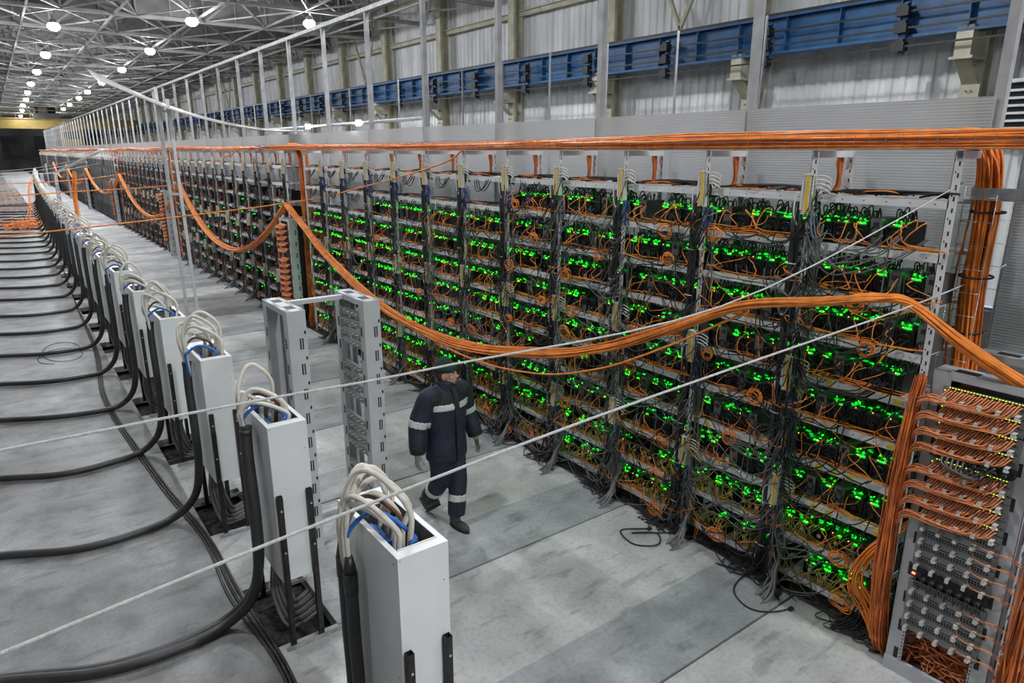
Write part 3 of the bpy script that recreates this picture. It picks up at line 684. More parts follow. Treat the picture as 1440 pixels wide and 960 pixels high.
def strands(ctrl, n, spread, r, k=40, seed=0, twist=.5, flat=(1, 1, 1)):
    """bundle of n strands following ctrl, spread per control point"""
    R_ = np.random.default_rng(seed); c = spline(ctrl, k); sp = np.interp(np.linspace(0, 1, k), np.linspace(0, 1, len(spread)), spread)
    P = []
    for q in range(n):
        d = R_.normal(0, 1, 3); d /= np.linalg.norm(d); d *= R_.random()**.5
        w = spline(R_.normal(0, .28, (max(4, k//6), 3)), k)
        P.append(c+(d+w*twist)*np.asarray(flat)*sp[:, None])
    b = MB(); b.tubes(np.stack(P), r, 5, 0, False); return b
# vertical trunk at the near end, from tray to floor behind the network rack
def trunk(y0, label, n=70, r=.0075, k=34):
    b = strands([(RX+.16, y0+.25, 3.76), (RX+.36, y0+.03, 3.72), (RX+.37, y0-.05, 3.4), (RX+.36, y0-.06, 2.8), (RX+.34, y0-.1, 2.2), (RX+.3, y0-.12, 1.3), (RX+.3, y0-.1, .3), (RX+.28, y0-.1, .02)], n, [.06, .085, .1, .1, .1, .11, .12, .14], r, k, int(y0*10) % 97, .5, (1, .8, 1))
    o = b.build('cable_riser', M['orange']); return tag(o, label, 'cable trunk')
TR = trunk(1.93, 'thick vertical trunk of orange cables dropping from the tray at the near rack end', 95)
for z in (3.28, 2.84, 2.45):
    b = MB(); a = np.linspace(0, 2*PI, 18); b.tubes(np.stack([RX+.36+.115*np.cos(a), 1.86+.1*np.sin(a), np.full(18, z)], 1), .008, 5); b.build('cable_tie', M['black'], TR)
# basket behind the near trunk
b = MB()
for x in (-.13, 0, .13): b.cyl((RX+.36+x, 1.97, .4), (RX+.36+x, 1.97, 3.45), .0025, 4)
for z in np.arange(.5, 3.5, .16): b.cyl((RX+.21, 1.97, z), (RX+.51, 1.97, z), .0025, 4)
for x in (-.15, .15):
    for z in np.arange(.5, 3.5, .16): b.cyl((RX+.36+x, 1.97, z), (RX+.36+x, 1.77, z), .0025, 4)
    b.cyl((RX+.36+x, 1.77, .5), (RX+.36+x, 1.77, 3.4), .0025, 4)
tag(b.build('riser_basket', M['wiregrey']), 'upright wire basket caging the orange trunk at the near rack end', 'cable tray')
for s in range(1, NSEC):
    trunk(BY+s*SEC-.1, f'vertical orange cable trunk dropping beside the {nth(s)} network rack along the aisle', 44 if s < 3 else 16, .009 if s < 3 else .02, 14)
    if s < 4:
        b = strands([(RX+.1, BY+s*SEC-.55, 3.72), (RX+.1, BY+s*SEC-.72, 3.4), (RX+.08, BY+s*SEC-.75, 2), (RX+.05, BY+s*SEC-.8, .05)], 22, [.06, .07, .08, .1], .009, 12, s)
        tag(b.build('cable_riser', M['orange_dark']), f'second rust-orange cable trunk just behind the {nth(s)} network rack along the aisle', 'cable trunk')

# open two-frame rack: local origin at the floor, frame across y, thickness along x
def rack_frame(w=.68, t=.165, h=2.34):
    """plates at both ends of a frame; returns meshes"""
    def plate(sy):
        b = MB(); y = sy*w/2; y2 = y-sy*.035
        b.bx((0, min(y, y-sy*.004), 0), (t, max(y, y-sy*.004), h-.05))
        b.bx((0, min(y, y-sy*.11), 0), (.004, max(y, y-sy*.11), h-.05)); b.bx((t-.004, min(y, y-sy*.11), 0), (t, max(y, y-sy*.11), h-.05))
        yo = y+sy*.0008
        for k, z in enumerate(np.arange(.16, h-.25, .235)):
            b.box((t*.68, yo, z), (.034, .002, .1), 1); b.box((t*.68, yo+sy*.001, z), (.008, .002, .09), 0)
            b.box((t*.9, yo, z+.1), (.016, .002, .03), 1); b.box((-.0005, y-sy*.07, z), (.002, .03, .09), 1); b.box((t+.0005, y-sy*.07, z), (.002, .03, .09), 1)
        for z in np.arange(.05, h-.08, .03): b.box((-.0006, y-sy*.1, z), (.002, .007, .012), 1); b.box((t+.0006, y-sy*.1, z), (.002, .007, .012), 1)
        return b.mesh('post_channel', [M['rackgrey'], M['dark_steel']])
    b = MB()
    b.bx((0, -w/2, h-.05), (t, w/2, h-.004))
    for y0, y1 in ((-w/2, -w/2+.1), (-w/2+.24, w/2-.24), (w/2-.1, w/2)): b.bx((0, y0, h-.004), (t, y1, h))
    b.bx((0, -w/2, h-.004), (.04, w/2, h)); b.bx((t-.04, -w/2, h-.004), (t, w/2, h))
    for sy in (-1, 1): b.box((t/2, sy*(w/2-.17), h-.0035), (t-.08, .14, .003), 1)
    cap = b.mesh('top_cap', [M['rackgrey'], M['black']])
    b = MB(); b.bx((0, -w/2, 0), (t, w/2, .035)); foot = b.mesh('base_bar', M['rackgrey'])
    return plate(1), plate(-1), cap, foot
RF = rack_frame(); RFN = rack_frame(.63, .165, 2.31)
def put_frame(t, F, x): return [link(nm, me, t, (x, 0, 0)) for nm, me in zip(('post_channel', 'post_channel', 'top_cap', 'base_bar'), F)]
b = MB(); b.bx((0, -.235, -.03), (.03, .235, .03)); b.bx((-.002, -.235, .008), (.001, .235, .02), 0)
for y in np.arange(-.19, .2, .085): b.cyl((-.0, y, .012), (-.035, y, .014), .0035, 5, 1)
SLAT = b.mesh('manager_slat', [M['panel'], M['pdu']])
def open_rack(loc, rz, label):
    t = thing('open_rack_frame', label, 'rack', loc, rz)
    put_frame(t, RF, -.44); put_frame(t, RF, .27)
    b = MB(); b.bx((-.36, .12, 2.29), (.36, .18, 2.33)); b.build('cross_bar', M['rackgrey'], t)
    b = MB(); b.bx((-.36, .2, .0), (.36, .26, .04)); b.bx((-.36, -.26, .0), (.36, -.2, .04)); b.build('base_runner', M['rackgrey'], t)
    for g in (2.18, 1.63, 1.08, .53):
        for k in range(4): link('manager_slat', SLAT, t, (.275, 0, g-k*.1))
    return t
open_rack((2.28, 6.1, 0), 0, 'empty light-grey two-frame network rack standing in the aisle behind the walking man')
open_rack((2.75, 52, 0), 0, 'far empty white two-frame rack standing at the distant end of the cabinets')

# network rack: filled front frame facing the aisle
def port_row(n=24):
    b = MB(); b.bx((-.012, -.23, -.02), (.25, .23, .02), 0); b.bx((-.014, -.24, -.022), (-.008, .24, .022), 1)
    for k in range(n):
        y = -.2+k*.0174
        b.bx((-.016, y-.006, .001), (-.013, y+.006, .013), 2); b.bx((-.016, y-.006, -.016), (-.013, y+.006, -.004), 2)
    me = b.mesh('network_switch', [M['miner'], M['panel'], M['black']])
    b = MB()
    for k in range(n):
        y = -.2+k*.0174; b.box((-.0165, y, .0165), (.003, .008, .004))
    b.box((-.0165, .226, -.008), (.003, .006, .006)); return me, b.mesh('port_lights', M['yled'])
SWM, SWL = port_row()
b = MB(); b.bx((-.01, -.24, -.022), (0, .24, .022)); MGR = b.mesh('cable_manager', M['panel'])
b = MB(); b.bx((-.06, -.011, .006), (-.01, .011, .012)); b.bx((-.06, -.011, -.016), (-.055, .011, .012)); b.bx((-.045, -.011, -.02), (-.01, .011, -.015)); CLIP = b.mesh('clip', M['pdu'])
b = MB(); b.bx((-.05, -.24, -.03), (.1, .24, .03))
for k in range(8): b.cyl((-.05, -.2+k*.055, 0), (-.055, -.2+k*.055, 0), .018, 10)
b.bx((-.06, .15, -.02), (-.045, .22, .02)); PDUH = b.mesh('power_socket_bar', M['black'])
b = MB()
for k in range(7): b.cyl((-.05, -.2+k*.055, 0), (-.1, -.2+k*.055, -.01), .016, 8); b.tubes(spline([(-.1, -.2+k*.055, -.01), (-.13, -.2+k*.055, -.03), (-.12, -.19+k*.055, -.07), (-.04, -.17+k*.055, -.1)], 8), .0055, 5)
PLUG = b.mesh('plug', M['black'])
b = MB(); b.box((-.062, .2, 0), (.006, .02, .014)); REDL = b.mesh('switch_light', M['red_led'])
b = MB()
for k in range(5): b.tubes(spline([(-.1, .14-k*.03, .01), (-.14, .13-k*.03, -.02-.01*k), (-.13, .06-.035*k, -.06), (-.08, .02-.03*k, -.03), (-.06, -.02-.03*k, .02)], 12), .006, 5)
GLEAD = b.mesh('grey_lead', M['grey_cord'])
def bunch(seed, n=24):
    r = np.random.default_rng(seed); P = []
    for k in range(n):
        y = -.2+k*.0174; h = r.uniform(0, .05); d = r.uniform(0, .045)
        P.append(spline([(-.012, y, .006 if k % 2 else -.008), (-.04, y+.004, -.004), (-.055-d*.6, y+.03, -.04-h*.4), (-.05-d, y+.08, -.055-h*.5), (-.05-d, (y+.1)*.5+.14, -.06-h*.6), (-.045-d, .28, -.045-h), (-.03-d, .335+r.uniform(0, .02), -.085-h), (-.015-d*.6, .36+r.uniform(-.01, .03), -.17-h)], 22))
    b = MB(); b.tubes(P, .0055, 4, 0, False); return b.mesh('patch_cord_bunch', M['salmon'])
BUN = [bunch(s) for s in range(4)]
b = MB(); b.tubes([spline([(-.02, -.1, 0), (-.06, -.14, -.02), (-.05, -.22, -.03), (-.03, -.3, -.025-.01*k), (.0, -.36, -.06-.02*k)], 10) for k in range(2)], .004, 4, 0, False); SIDE = b.mesh('side_cord', M['salmon'])
def network_rack(y, label, near=True):
    t = thing('network_rack', label, 'network rack', (4.74, y, 0))
    put_frame(t, RFN, 0); put_frame(t, RFN, .68)
    b = MB(); b.bx((.1, -.3, 2.26), (.72, -.25, 2.3)); b.build('cross_bar', M['rackgrey'], t)
    b = MB(); b.bx((-.01, -.315, .0), (.02, .315, .11)); b.build('front_base', M['rackgrey'], t)
    if not near:
        b = MB(); b.bx((.01, -.24, .3), (.3, .24, 2.22), 0); b.build('switch_stack', M['miner'], t)
        for k in range(13): link('patch_cord_bunch', BUN[k % 4], t, (0, 0, 2.2-k*.125 - (.08 if k > 4 else 0)))
        return t
    row = [(2.2, 1), (2.09, 1), (1.975, 1), (1.865, 1), (1.7, 1), (1.59, 1), (1.475, 1), (1.365, 1)]
    for k, (z, _) in enumerate(row):
        q = link('network_switch', SWM, t, (0, 0, z)); link('port_lights', SWL, q)
        m_ = link('cable_manager', MGR, t, (0, 0, z-.052))
        for j in range(5): link('clip', CLIP, m_, (-.03, -.2+j*.1, .0))
        link('patch_cord_bunch', BUN[k % 4], t, (0, 0, z))
    for z, red in ((1.775, True), (.87, True)):
        q = link('power_socket_bar', PDUH, t, (0, 0, z)); link('plug', PLUG, q); link('switch_light', REDL, q)
        if z > 1: link('grey_lead', GLEAD, q)
    for k, z in enumerate((1.265, 1.165, 1.065, .965, .77, .67, .57, .47)):
        q = link('network_switch', SWM, t, (0, 0, z)); 
        m_ = link('cable_manager', MGR, t, (0, 0, z-.05))
        for j in range(5): link('clip', CLIP, m_, (-.004, -.2+j*.1, .0))
        link('side_cord', SIDE, t, (0, 0, z)) 
    return t
network_rack(1.46, 'light-grey network rack at the near end, crowded with orange patch cords')
for s in range(1, NSEC):
    network_rack(BY+s*SEC-.5, f'network rack with orange patch cords, {nth(s)} one farther down the aisle', False)
# lower riser beside the near network rack, cords heaped inside it, and a riser on its far side
P = [(4.71, 1.83, 2.24), (4.69, 1.85, 2.0), (4.68, 1.86, 1.6), (4.7, 1.87, 1.2), (4.74, 1.88, .7), (4.78, 1.87, .25), (4.86, 1.85, .03)]
tag(strands(P, 80, [.035, .045, .055, .06, .085, .085, .06], .0055, 36, 5, .7, (.9, .8, 1)).build('patch_cord_riser', M['orange_dark']), 'hanging sheaf of orange patch cords down the side of the near network rack', 'cables')
P = [(5.1, 1.9, 1.0), (4.95, 2.06, .75), (4.86, 2.12, .5), (4.88, 2.0, .3), (4.86, 1.92, .12)]
tag(strands(P, 14, [.03, .05, .06, .06, .05], .0055, 26, 8, .7).build('patch_cord_loop', M['orange']), 'slack loop of orange cords hanging out beside the foot of the near network rack', 'cables')
P = [(4.8, 1.06, 2.0), (4.78, 1.05, 1.4), (4.77, 1.04, .8), (4.8, 1.05, .2)]
tag(strands(P, 40, [.05, .06, .07, .08], .0055, 26, 9, .8).build('patch_cord_riser', M['orange_dark']), 'tangled orange cords behind the switch panels at the picture edge', 'cables')
b = MB(); r = np.random.default_rng(77); P = []
for k in range(130):
    c = np.array([4.86+r.uniform(0, .3), 1.46+r.uniform(-.2, .2), .08+abs(r.normal(0, .12))]); P.append(spline(c+r.normal(0, 1, (6, 3))*(.09, .12, .06)*np.array([1, 1, 1]), 14))
P = np.clip(np.stack(P), (4.77, 1.17, .05), (5.4, 1.75, .42)); b.tubes(P, .005, 4, 0, False)
tag(b.build('patch_cord_heap', M['salmon']), 'heap of orange cords stuffed in the open bottom of the near network rack', 'cords', None, 'stuff')

# festoon: sagging orange bundles from network rack to network rack
def festoon(ctrl, n, sp, r, label, seed, k=60, m='orange', stray=True):
    o = strands(ctrl, n, sp, r, k, seed, .45, (1, 1, .75)).build('cable_festoon', M[m]); return tag(o, label, 'cable bundle', 'orange festoons along the aisle')
festoon([(5.0, .75, 2.0), (4.8, 1.3, 2.32), (4.72, 1.66, 2.53), (4.62, 1.94, 2.735), (4.56, 2.12, 2.745), (4.6, 2.5, 2.645), (4.7, 3.25, 2.47), (4.8, 4.06, 2.09), (4.8, 4.89, 1.72), (4.8, 5.94, 1.41), (4.8, 7.83, 1.11), (4.8, 10.03, 1.21), (4.8, 12.34, 1.79), (4.8, 13.6, 2.3), (4.8, 14.4, 2.61)], 46,
        [.055, .05, .045, .04, .04, .04, .045, .06, .075, .085, .09, .08, .07, .06, .06], .0085, 'thick orange cable bundle sagging across the nearest rack bays above the man', 1, 110)
b = MB(); b.tubes(spline([(4.75, 3.2, 2.43), (4.72, 4.0, 1.95), (4.7, 4.9, 1.5), (4.7, 6., 1.17), (4.72, 7.6, 1.02), (4.78, 10, 1.2), (4.8, 12.4, 1.78)], 50), .011, 5)
tag(b.build('loose_cable', M['orange']), 'single orange cable hanging slack just under the big sagging bundle', 'cable')
PK = [14.4, 24.6, 37.7, 52.2, 66, 80]
for k in range(5):
    a, c = PK[k], PK[k+1]; y = np.linspace(a, c, 9); u = (y-a)/(c-a); zz = 2.62-5.9*u*(1-u)*(1 if k < 2 else .8)
    festoon(np.stack([np.full(9, 4.8), y, zz], 1), 30 if k < 2 else 14, [.075, .08, .085, .08, .075], .011 if k < 2 else .02, f'orange cable festoon sagging in the {nth(k)} span beyond the second network rack', 20+k, 34, 'orange' if k != 1 else 'orange')

# ================================================================== ROPES AND CROSSING LINES
def rope(pts, r, label, m='rope', name='rope', k=30, group=None):
    b = MB(); b.tubes(spline(pts, k), r, 6); return tag(b.build(name, M[m]), label, 'rope' if m == 'rope' else 'cable', group)
rope([(-2.6, 1.92, 2.24), (-.18, 1.92, 2.465), (.74, 1.92, 2.545), (2.0, 1.91, 2.63), (4.56, 1.91, 2.725), (5.6, 1.88, 2.82), (5.97, 1.88, 2.86)], .0055, 'taut white rope crossing the aisle in front of the camera, holding up the orange bundle')
rope([(-2.6, 1.98, 2.99), (.21, 1.97, 2.975), (1.1, 1.96, 2.96), (2.8, 1.95, 2.985), (4.97, 1.95, 3.435), (5.03, 1.95, 3.47)], .004, 'thinner white rope tied to the first rack upright and crossing behind')
rope([(-6, 14.1, 2.02), (-.08, 14, 2.32), (4.63, 14, 2.655), (4.9, 10.8, 3.1), (4.97, 8.4, 3.5), (5., 7.85, 3.69)], .013, 'orange cable strung across the aisle from the rack tray to the left floor side', 'orange', 'strung_cable')
rope([(-4, 25, 2.2), (1.2, 25, 2.45), (4.8, 24.6, 2.64), (5., 22, 3.2), (5.03, 18.5, 3.66)], .016, 'second orange cable strung across the aisle beyond the tall post frame', 'orange', 'strung_cable')
rope([(-4, 38, 2.3), (1.6, 38, 2.3), (4.8, 37.7, 2.6), (5., 33, 3.1), (5.03, 29, 3.66)], .02, 'third orange cable strung across the aisle far down the hall', 'orange', 'strung_cable')
for k in range(3):
    rope([(-3, 47+k*7, 2.2), (1.8, 47+k*7, 2.4), (5, 46+k*7, 3.0)], .016, f'thin white line strung across the aisle far beyond the orange ones, {nth(k)} of them', 'rope', 'rope', 12, 'far crossing lines')

b = strands([(2.9, 36.5, 2.75), (2.75, 36.4, 1.6), (2.7, 36, .03)], 10, [.09, .1, .12], .018, 12, 31)
tag(b.build('hanging_cord_strip', M['orange']), 'strip of orange cords hanging down into the aisle beyond the post frame', 'cables')
# ================================================================== CABINET ROW AND HOSES
b = MB(); w_, d_, z0, z1 = .28, .72, .57, 1.81
b.bx((0, 0, z0), (w_, .008, z1)); b.bx((0, d_-.008, z0), (w_, d_, z1)); b.bx((0, .008, z0), (.008, d_-.008, z1)); b.bx((w_-.008, .008, z0), (w_, d_-.008, z1))
b.bx((.008, .008, z1-.006), (w_-.008, .06, z1)); b.bx((.008, .55, z1-.006), (w_-.008, d_-.008, z1)); b.bx((.008, .06, z1-.006), (.03, .55, z1)); b.bx((w_-.03, .06, z1-.006), (w_-.008, .55, z1))
b.bx((.03, .06, z1-.004), (w_-.03, .066, z1+.006), 2); b.bx((.008, .008, z0), (w_-.008, d_-.008, z0+.01))
b.bx((.01, .55, z1-.3), (w_-.01, .56, z1-.006), 1); b.bx((.01, .01, 1.42), (w_-.01, .55, 1.43), 1)
for x in (.0085, w_-.0105): b.bx((x, .01, 1.43), (x+.002, .55, z1-.007), 1)
b.bx((.01, .0085, 1.43), (w_-.01, .0105, z1-.007), 1)
for x, z in ((.012, 1.795), (.02, .9), (.06, 1.22), (.25, 1.6)): b.cyl((x, -.001, z), (x, .001, z), .004, 6, 1)
for z in (1.76, 1.1, .7): b.cyl((-.001, .05, z), (.001, .05, z), .005, 6, 1)
HOUS = b.mesh('housing', [M['cab'], M['cab_in'], M['pdu']])
b = MB()
for sx, sy in ((-1, -1), (1, -1), (-1, 1), (1, 1)): b.bx((sx*.0175-.002, -.0175, 0), (sx*.0175+.002, .0175, 1.28)) if sy < 0 else b.bx((-.0175, sx*.0175-.002, 0), (.0175, sx*.0175+.002, 1.28))
POST = b.mesh('post', M['dark_steel'])
b = MB()
for z in (1.17, .83): b.cyl((0, -.026, z), (0, -.018, z), .009, 6)
BOLT = b.mesh('bolt', M['bolt'])
b = MB(); b.bx((-.03, -.045, 0), (.42, -.005, .004)); b.bx((-.03, -.045, 0), (.42, -.041, .035)); BASEA = b.mesh('base_angle', M['galv'])
def arc(r, x0, y0, z0, x1, y1, z1, h, w):
    dx, dy = x1-x0, y1-y0
    return spline([(x0, y0, z0-.12), (x0-.015, y0, z0+.08), (x0-.02+w*.3, y0-.02, z0+h*.62), (x0+dx*.25+w, y0+dy*.25, z0+h*.95), (x0+dx*.62+w, y0+dy*.62, z0+h*.97), (x1+.03+w*.5, y1-dy*.05, z0+h*.66), (x1+.01, y1, z1+.12), (x1, y1, z1)], 26)
def wire_meshes(seed, yh, zh):
    r = np.random.default_rng(seed); out = []
    for k in range(7):
        p = arc(r, -.06+r.uniform(-.015, .02), yh+r.uniform(-.04, .04), zh, .05+r.uniform(0, .16), .12+.06*k+r.uniform(-.03, .03), 1.66, .42+r.uniform(-.12, .2)-(zh-1.6), r.uniform(-.1, .05))
        out.append(('wire', MB().tubes(p, .0155, 7).mesh('wire', M['white_cable'])))
    p = arc(r, -.055, yh-.03, zh, .13, .13, 1.66, .3-(zh-1.6), .03); out.append(('blue_wire', MB().tubes(p, .0125, 7).mesh('blue_wire', M['blue_cable'])))
    p = arc(r, -.05, yh+.01, zh, .15, .3, 1.66, .36-(zh-1.6), .0); out.append(('brown_wire', MB().tubes(p, .011, 7).mesh('brown_wire', M['brown_cable'])))
    return out
WIR = [wire_meshes(1, .47, 1.58), wire_meshes(2, .32, 1.7), wire_meshes(3, .36, 1.68), wire_meshes(4, .3, 1.72)]
b = MB(); b.bx((.03, .3, 1.58), (.12, .5, 1.72)); b.bx((.05, .34, 1.72), (.08, .46, 1.76)); BREAK = b.mesh('breaker', M['blue_cable'])
def hose(seed, single=False):
    r = np.random.default_rng(seed); dy = r.uniform(-.12, .12)
    yh = .34
    P = [(-.06, yh-.02, 1.74), (-.075, yh-.05, 1.5), (-.08, yh-.1, 1.0), (-.085, yh-.04, .6), (-.14, yh+.08, .28), (-.32, yh+.19, .07), (-.65, yh+.14+dy*.3, .047), (-1.2, yh+.2+dy, .047), (-1.9, yh+.55+dy, .047), (-3.2, yh+1.0+dy, .047), (-7, yh+1.9+dy*2, .047)]
    return P
HOSES = []
for s in range(5):
    b = MB(); p = spline(hose(s), 60); b.tubes(p, .039, 10); b.tubes(p[:2]+[[-.0, 0, .0]], .043, 10)
    HOSES.append(b.mesh('power_hose', M['rubber']))
b = MB()
for k in range(9):
    b.tubes(spline([(.02+.02*k, .3, .58), (.0+.02*k, .32+.03*k, .3), (.06+.02*k, .25+.04*k, .02), (.2+.01*k, .3+.04*k, -.06), (.42, .38+.04*k, -.05)], 14), .014 if k < 5 else .019, 6, k % 2)
PITC = b.mesh('pit_cable', [M['grey_feed'], M['rubber']])
# distant version in one mesh
b = MB(); b.bx((0, 0, z0), (w_, d_, z1-.02)); b.bx((.03, .08, z1-.03), (w_-.03, .55, z1-.015), 1)
for x in (.03, .25):
    for y in (-.02, .74): b.bx((x-.018, y-.018, 0), (x+.018, y+.018, 1.28), 1)
for k in range(6): b.tubes(arc(None, -.06+.01*k, .36+.02*k, 1.66, .05+.025*k, .14+.06*k, 1.7, .3+.03*(k % 3), .02)[::3], .016, 5, 2)
FARC = b.mesh('distribution_cabinet', [M['cab'], M['cab_in'], M['white_cable']])
NCAB = 42
for k in range(NCAB):
    y = 2.61+1.97*k; x = 1.25+2.4*(y/90)**2
    if k < 14:
        lab = ('grey-white distribution cabinet nearest the camera, with two black hoses down its side' if k == 0 else f'grey-white distribution cabinet with looped cream wires, {nth(k)} in the row from the camera')
        t = thing('distribution_cabinet', lab, 'cabinet', (x, y, 0), 0, 'distribution cabinets along the aisle')
        link('housing', HOUS, t)
        for px, py in ((.03, -.018), (.25, -.018), (.03, .738), (.25, .738)):
            q = link('post', POST, t, (px, py, 0)); link('bolt', BOLT, q)
        link('base_angle', BASEA, t); link('base_angle', BASEA, t, (0, .8, 0))
        for nm, me in WIR[0 if k == 0 else 1+k % 3]: link(nm, me, t)
        link('breaker', BREAK, t); link('pit_cable', PITC, t)['kind'] = 'stuff'
    else:
        tag(link('distribution_cabinet', FARC, None, (x, y, 0)), f'small distant grey cabinet topped with looped cream wires, {nth(k)} in the row', 'cabinet', 'distant distribution cabinets')
    if k == 0:
        for j, (dx, dy, zt) in enumerate(((-.075, .5, 1.6), (-.07, .43, 1.53))):
            b = MB(); b.tubes(spline([(dx, dy, zt), (dx, dy, 1.2), (dx-.005, dy, .6), (dx-.1, dy+.05, .12), (dx-.5, dy+.2, .045), (dx-2, dy+.5, .045), (-6, dy+1.5, .045)], 50), .035, 10)
            b.tubes([(dx, dy, zt-.12), (dx, dy, zt+.005)], .039, 10); b.tubes([(dx, dy, zt+.005), (dx, dy, zt+.1)], [.037, .02], 10)
            o = tag(b.build('power_hose', M['rubber'], None, (x, y, 0)), f'black power hose strapped to the nearest cabinet, {"rear" if j == 0 else "front"} of the two', 'hose')
    elif k < 30:
        o = link('power_hose', HOSES[k % 5], None, (x, y, 0))
        tag(o, f'thick black power hose curving from the {nth(k)} cabinet in the row onto the floor' if k < 14 else f'black power hose trailing from the distant {nth(k)} cabinet across the floor', 'hose', 'power hoses' if k < 14 else 'distant power hoses')
        if k == 1:
            o = link('power_hose', HOSES[k % 5], None, (x-.035, y-.075, 0)); o.rotation_euler = (0, 0, -.03); tag(o, 'companion black power hose lying against the one from the second cabinet in the row', 'hose', 'power hoses')
# thin cables lying along the floor beside the cabinets
for j in range(3):
    d = j*.028; P = [(1.35+.1, 30, .015), (1.15, 20, .015), (1.07-d, 14.8, .015), (.86-d, 11.6, .015), (1.0-d, 8.3, .015), (1.14-d, 6.6, .015), (1.13-d*1.5, 5.5, .015), (1.17-d, 4.55, .015), (1.15-d, 4.0, .015), (1.12-d*1.4, 3.3, .015), (1.0, 1.8, .015)]
    b = MB(); b.tubes(spline(P, 80), .0115, 6); tag(b.build('floor_cable', M['rubber']), f'thin dark cable running along the floor beside the cabinet posts, {nth(j)} counted from the aisle', 'cable', 'floor cables beside the cabinets')
b = MB(); r = np.random.default_rng(5); a = np.linspace(0, 11, 60)
b.tubes(np.stack([.45+.38*np.cos(a)*(1-.03*a)+.1*np.sin(a*.4), 14.9+.75*np.sin(a)*(1-.04*a)+.2*np.cos(a*.3), np.full(60, .012)+.01*np.sin(a)], 1), .006, 5)
tag(b.build('wire_coil', M['black']), 'loose coil of thin dark wire on the open concrete floor', 'wire')
# loose cords on the aisle floor near the racks
for j, P in enumerate(([(4.76, 2.54, .012), (4.62, 2.6, .01), (4.51, 2.7, .01), (4.5, 2.83, .01), (4.61, 2.99, .01), (4.85, 3.05, .02), (5.0, 3.0, .1)], [(4.9, 1.83, .01), (4.82, 1.88, .01), (4.86, 1.98, .01), (5.0, 2.12, .012), (5.06, 2.3, .05)], [(4.75, 4.1, .012), (4.5, 4.25, .012), (4.42, 4.0, .012), (4.6, 3.85, .012), (4.75, 4.0, .012), (4.55, 4.15, .012), (4.9, 3.9, .012)])):
    b = MB(); b.tubes(spline(P, 30), .0075, 5); b.box(P[0], (.05, .03, .02))
    tag(b.build('loose_cable', M['black']), ['black cable curling on the slab before the first rack bay', 'black cable lying across the slab joint near the network rack', 'black cable looped on the floor before the third rack bay'][j], 'cord')
b = MB(); r = np.random.default_rng(15); P = [spline(np.array([.75, 42.5, .12])+r.normal(0, 1, (6, 3))*(.55, 1.6, .1), 16) for _ in range(22)]
P = np.stack(P); P[..., 2] = abs(P[..., 2]); b.tubes(P, .012, 4, 0, False); tag(b.build('orange_cord_heap', M['orange']), 'loose heap of orange cord on the floor far down the hose side', 'cords', None, 'stuff')
b = strands([(1.75, 48, 2.2), (1.5, 47, 1.6), (1.4, 46, .8), (1.2, 45, .1)], 5, [.06, .08, .1, .2], .014, 14, 4); tag(b.build('orange_cord_drop', M['orange']), 'orange cords hanging from the cabinet tops above the orange heap', 'cords')
for j in range(5):      # low pinkish barrier panels lying on the far floor
    b = MB(); y0 = 54+j*7
    for q in range(12): b.box((-3+q*.42, y0, .1), (.05, 3.6, .06))
    for q in range(8): b.box((-.9, y0-1.6+q*.45, .14), (4.8, .05, .05))
    tag(b.build('barrier_panel', M['netting']), f'pale pinkish slatted panel on the far floor beside the hoses, {nth(j)} from the camera', 'panel', 'slatted panels on the far floor')

# ================================================================== POST FRAME WITH BENT SHEET
t = thing('post_frame', 'tall narrow frame of two white posts standing in the aisle under the bent sheet', 'frame', (3.24, 17.0, 0))
for nm, a, b_ in (('tall_post', (-.09, .1, 0), (-.14, .1, 5.0)), ('tall_post', (.09, -.15, 0), (.02, -.15, 4.75))):
    b = MB(); b.bar(a, b_, .075, .06); b.build(nm, M['white_steel'], t)
for z in (.9, 2.75, 4.5): b = MB(); b.bar((-.1-.05*z/5, .1, z), (.09-.07*z/4.75, -.15, z), .05); b.build('rung', M['white_steel'], t)
pr = spline([(1.95, 17.25, 5.2), (2.4, 17.2, 4.99), (3.2, 17.0, 4.62), (4.0, 16.8, 4.36), (4.8, 16.5, 4.18), (5.3, 16.2, 4.12), (5.7, 16.05, 4.12)], 26)
tw = np.linspace(.15, .02, 26)[:, None]*[[0, 0, 1.]]
V = np.concatenate([np.concatenate([pr+[0, sy*.55, dz]+sy*tw for dz in (0, .012)]) for sy in (-1, 1)]); n = 26
i = np.arange(n-1); F = []
for a, b_ in ((0, 1), (1, 3), (3, 2), (2, 0)): F.append(np.stack([i+a*n, i+1+a*n, i+1+b_*n, i+b_*n], 1))
b = MB(); b.add(V, np.concatenate(F+[np.array([[0, n, 3*n, 2*n], [n-1, 3*n-1, 4*n-1, 2*n-1]])]), 0, True)
tag(b.build('bent_sheet', M['sheet']), 'long weathered grey sheet bending from the tall post frame down to the partition', 'sheet')
b = MB(); b.cyl((5.9, 10.5, 4.2), (5.9, 18.5, 4.2), .03, 8); o = tag(b.build('conduit_pipe', M['white_steel']), 'thin white conduit with two small lamps above the partition edge', 'pipe')
for y in (12.9, 15.6): b = MB(); b.box((5.84, y, 4.2), (.06, .12, .1)); b.build('small_lamp', M['lamp'], o)
b = MB(); b.bar((3.1, 50.5, 2.42), (5.0, 44, 3.75), .22, .08); tag(b.build('crossing_tray', M['white_steel']), 'white cable tray sloping from the far two-frame rack up to the rack row', 'cable tray')

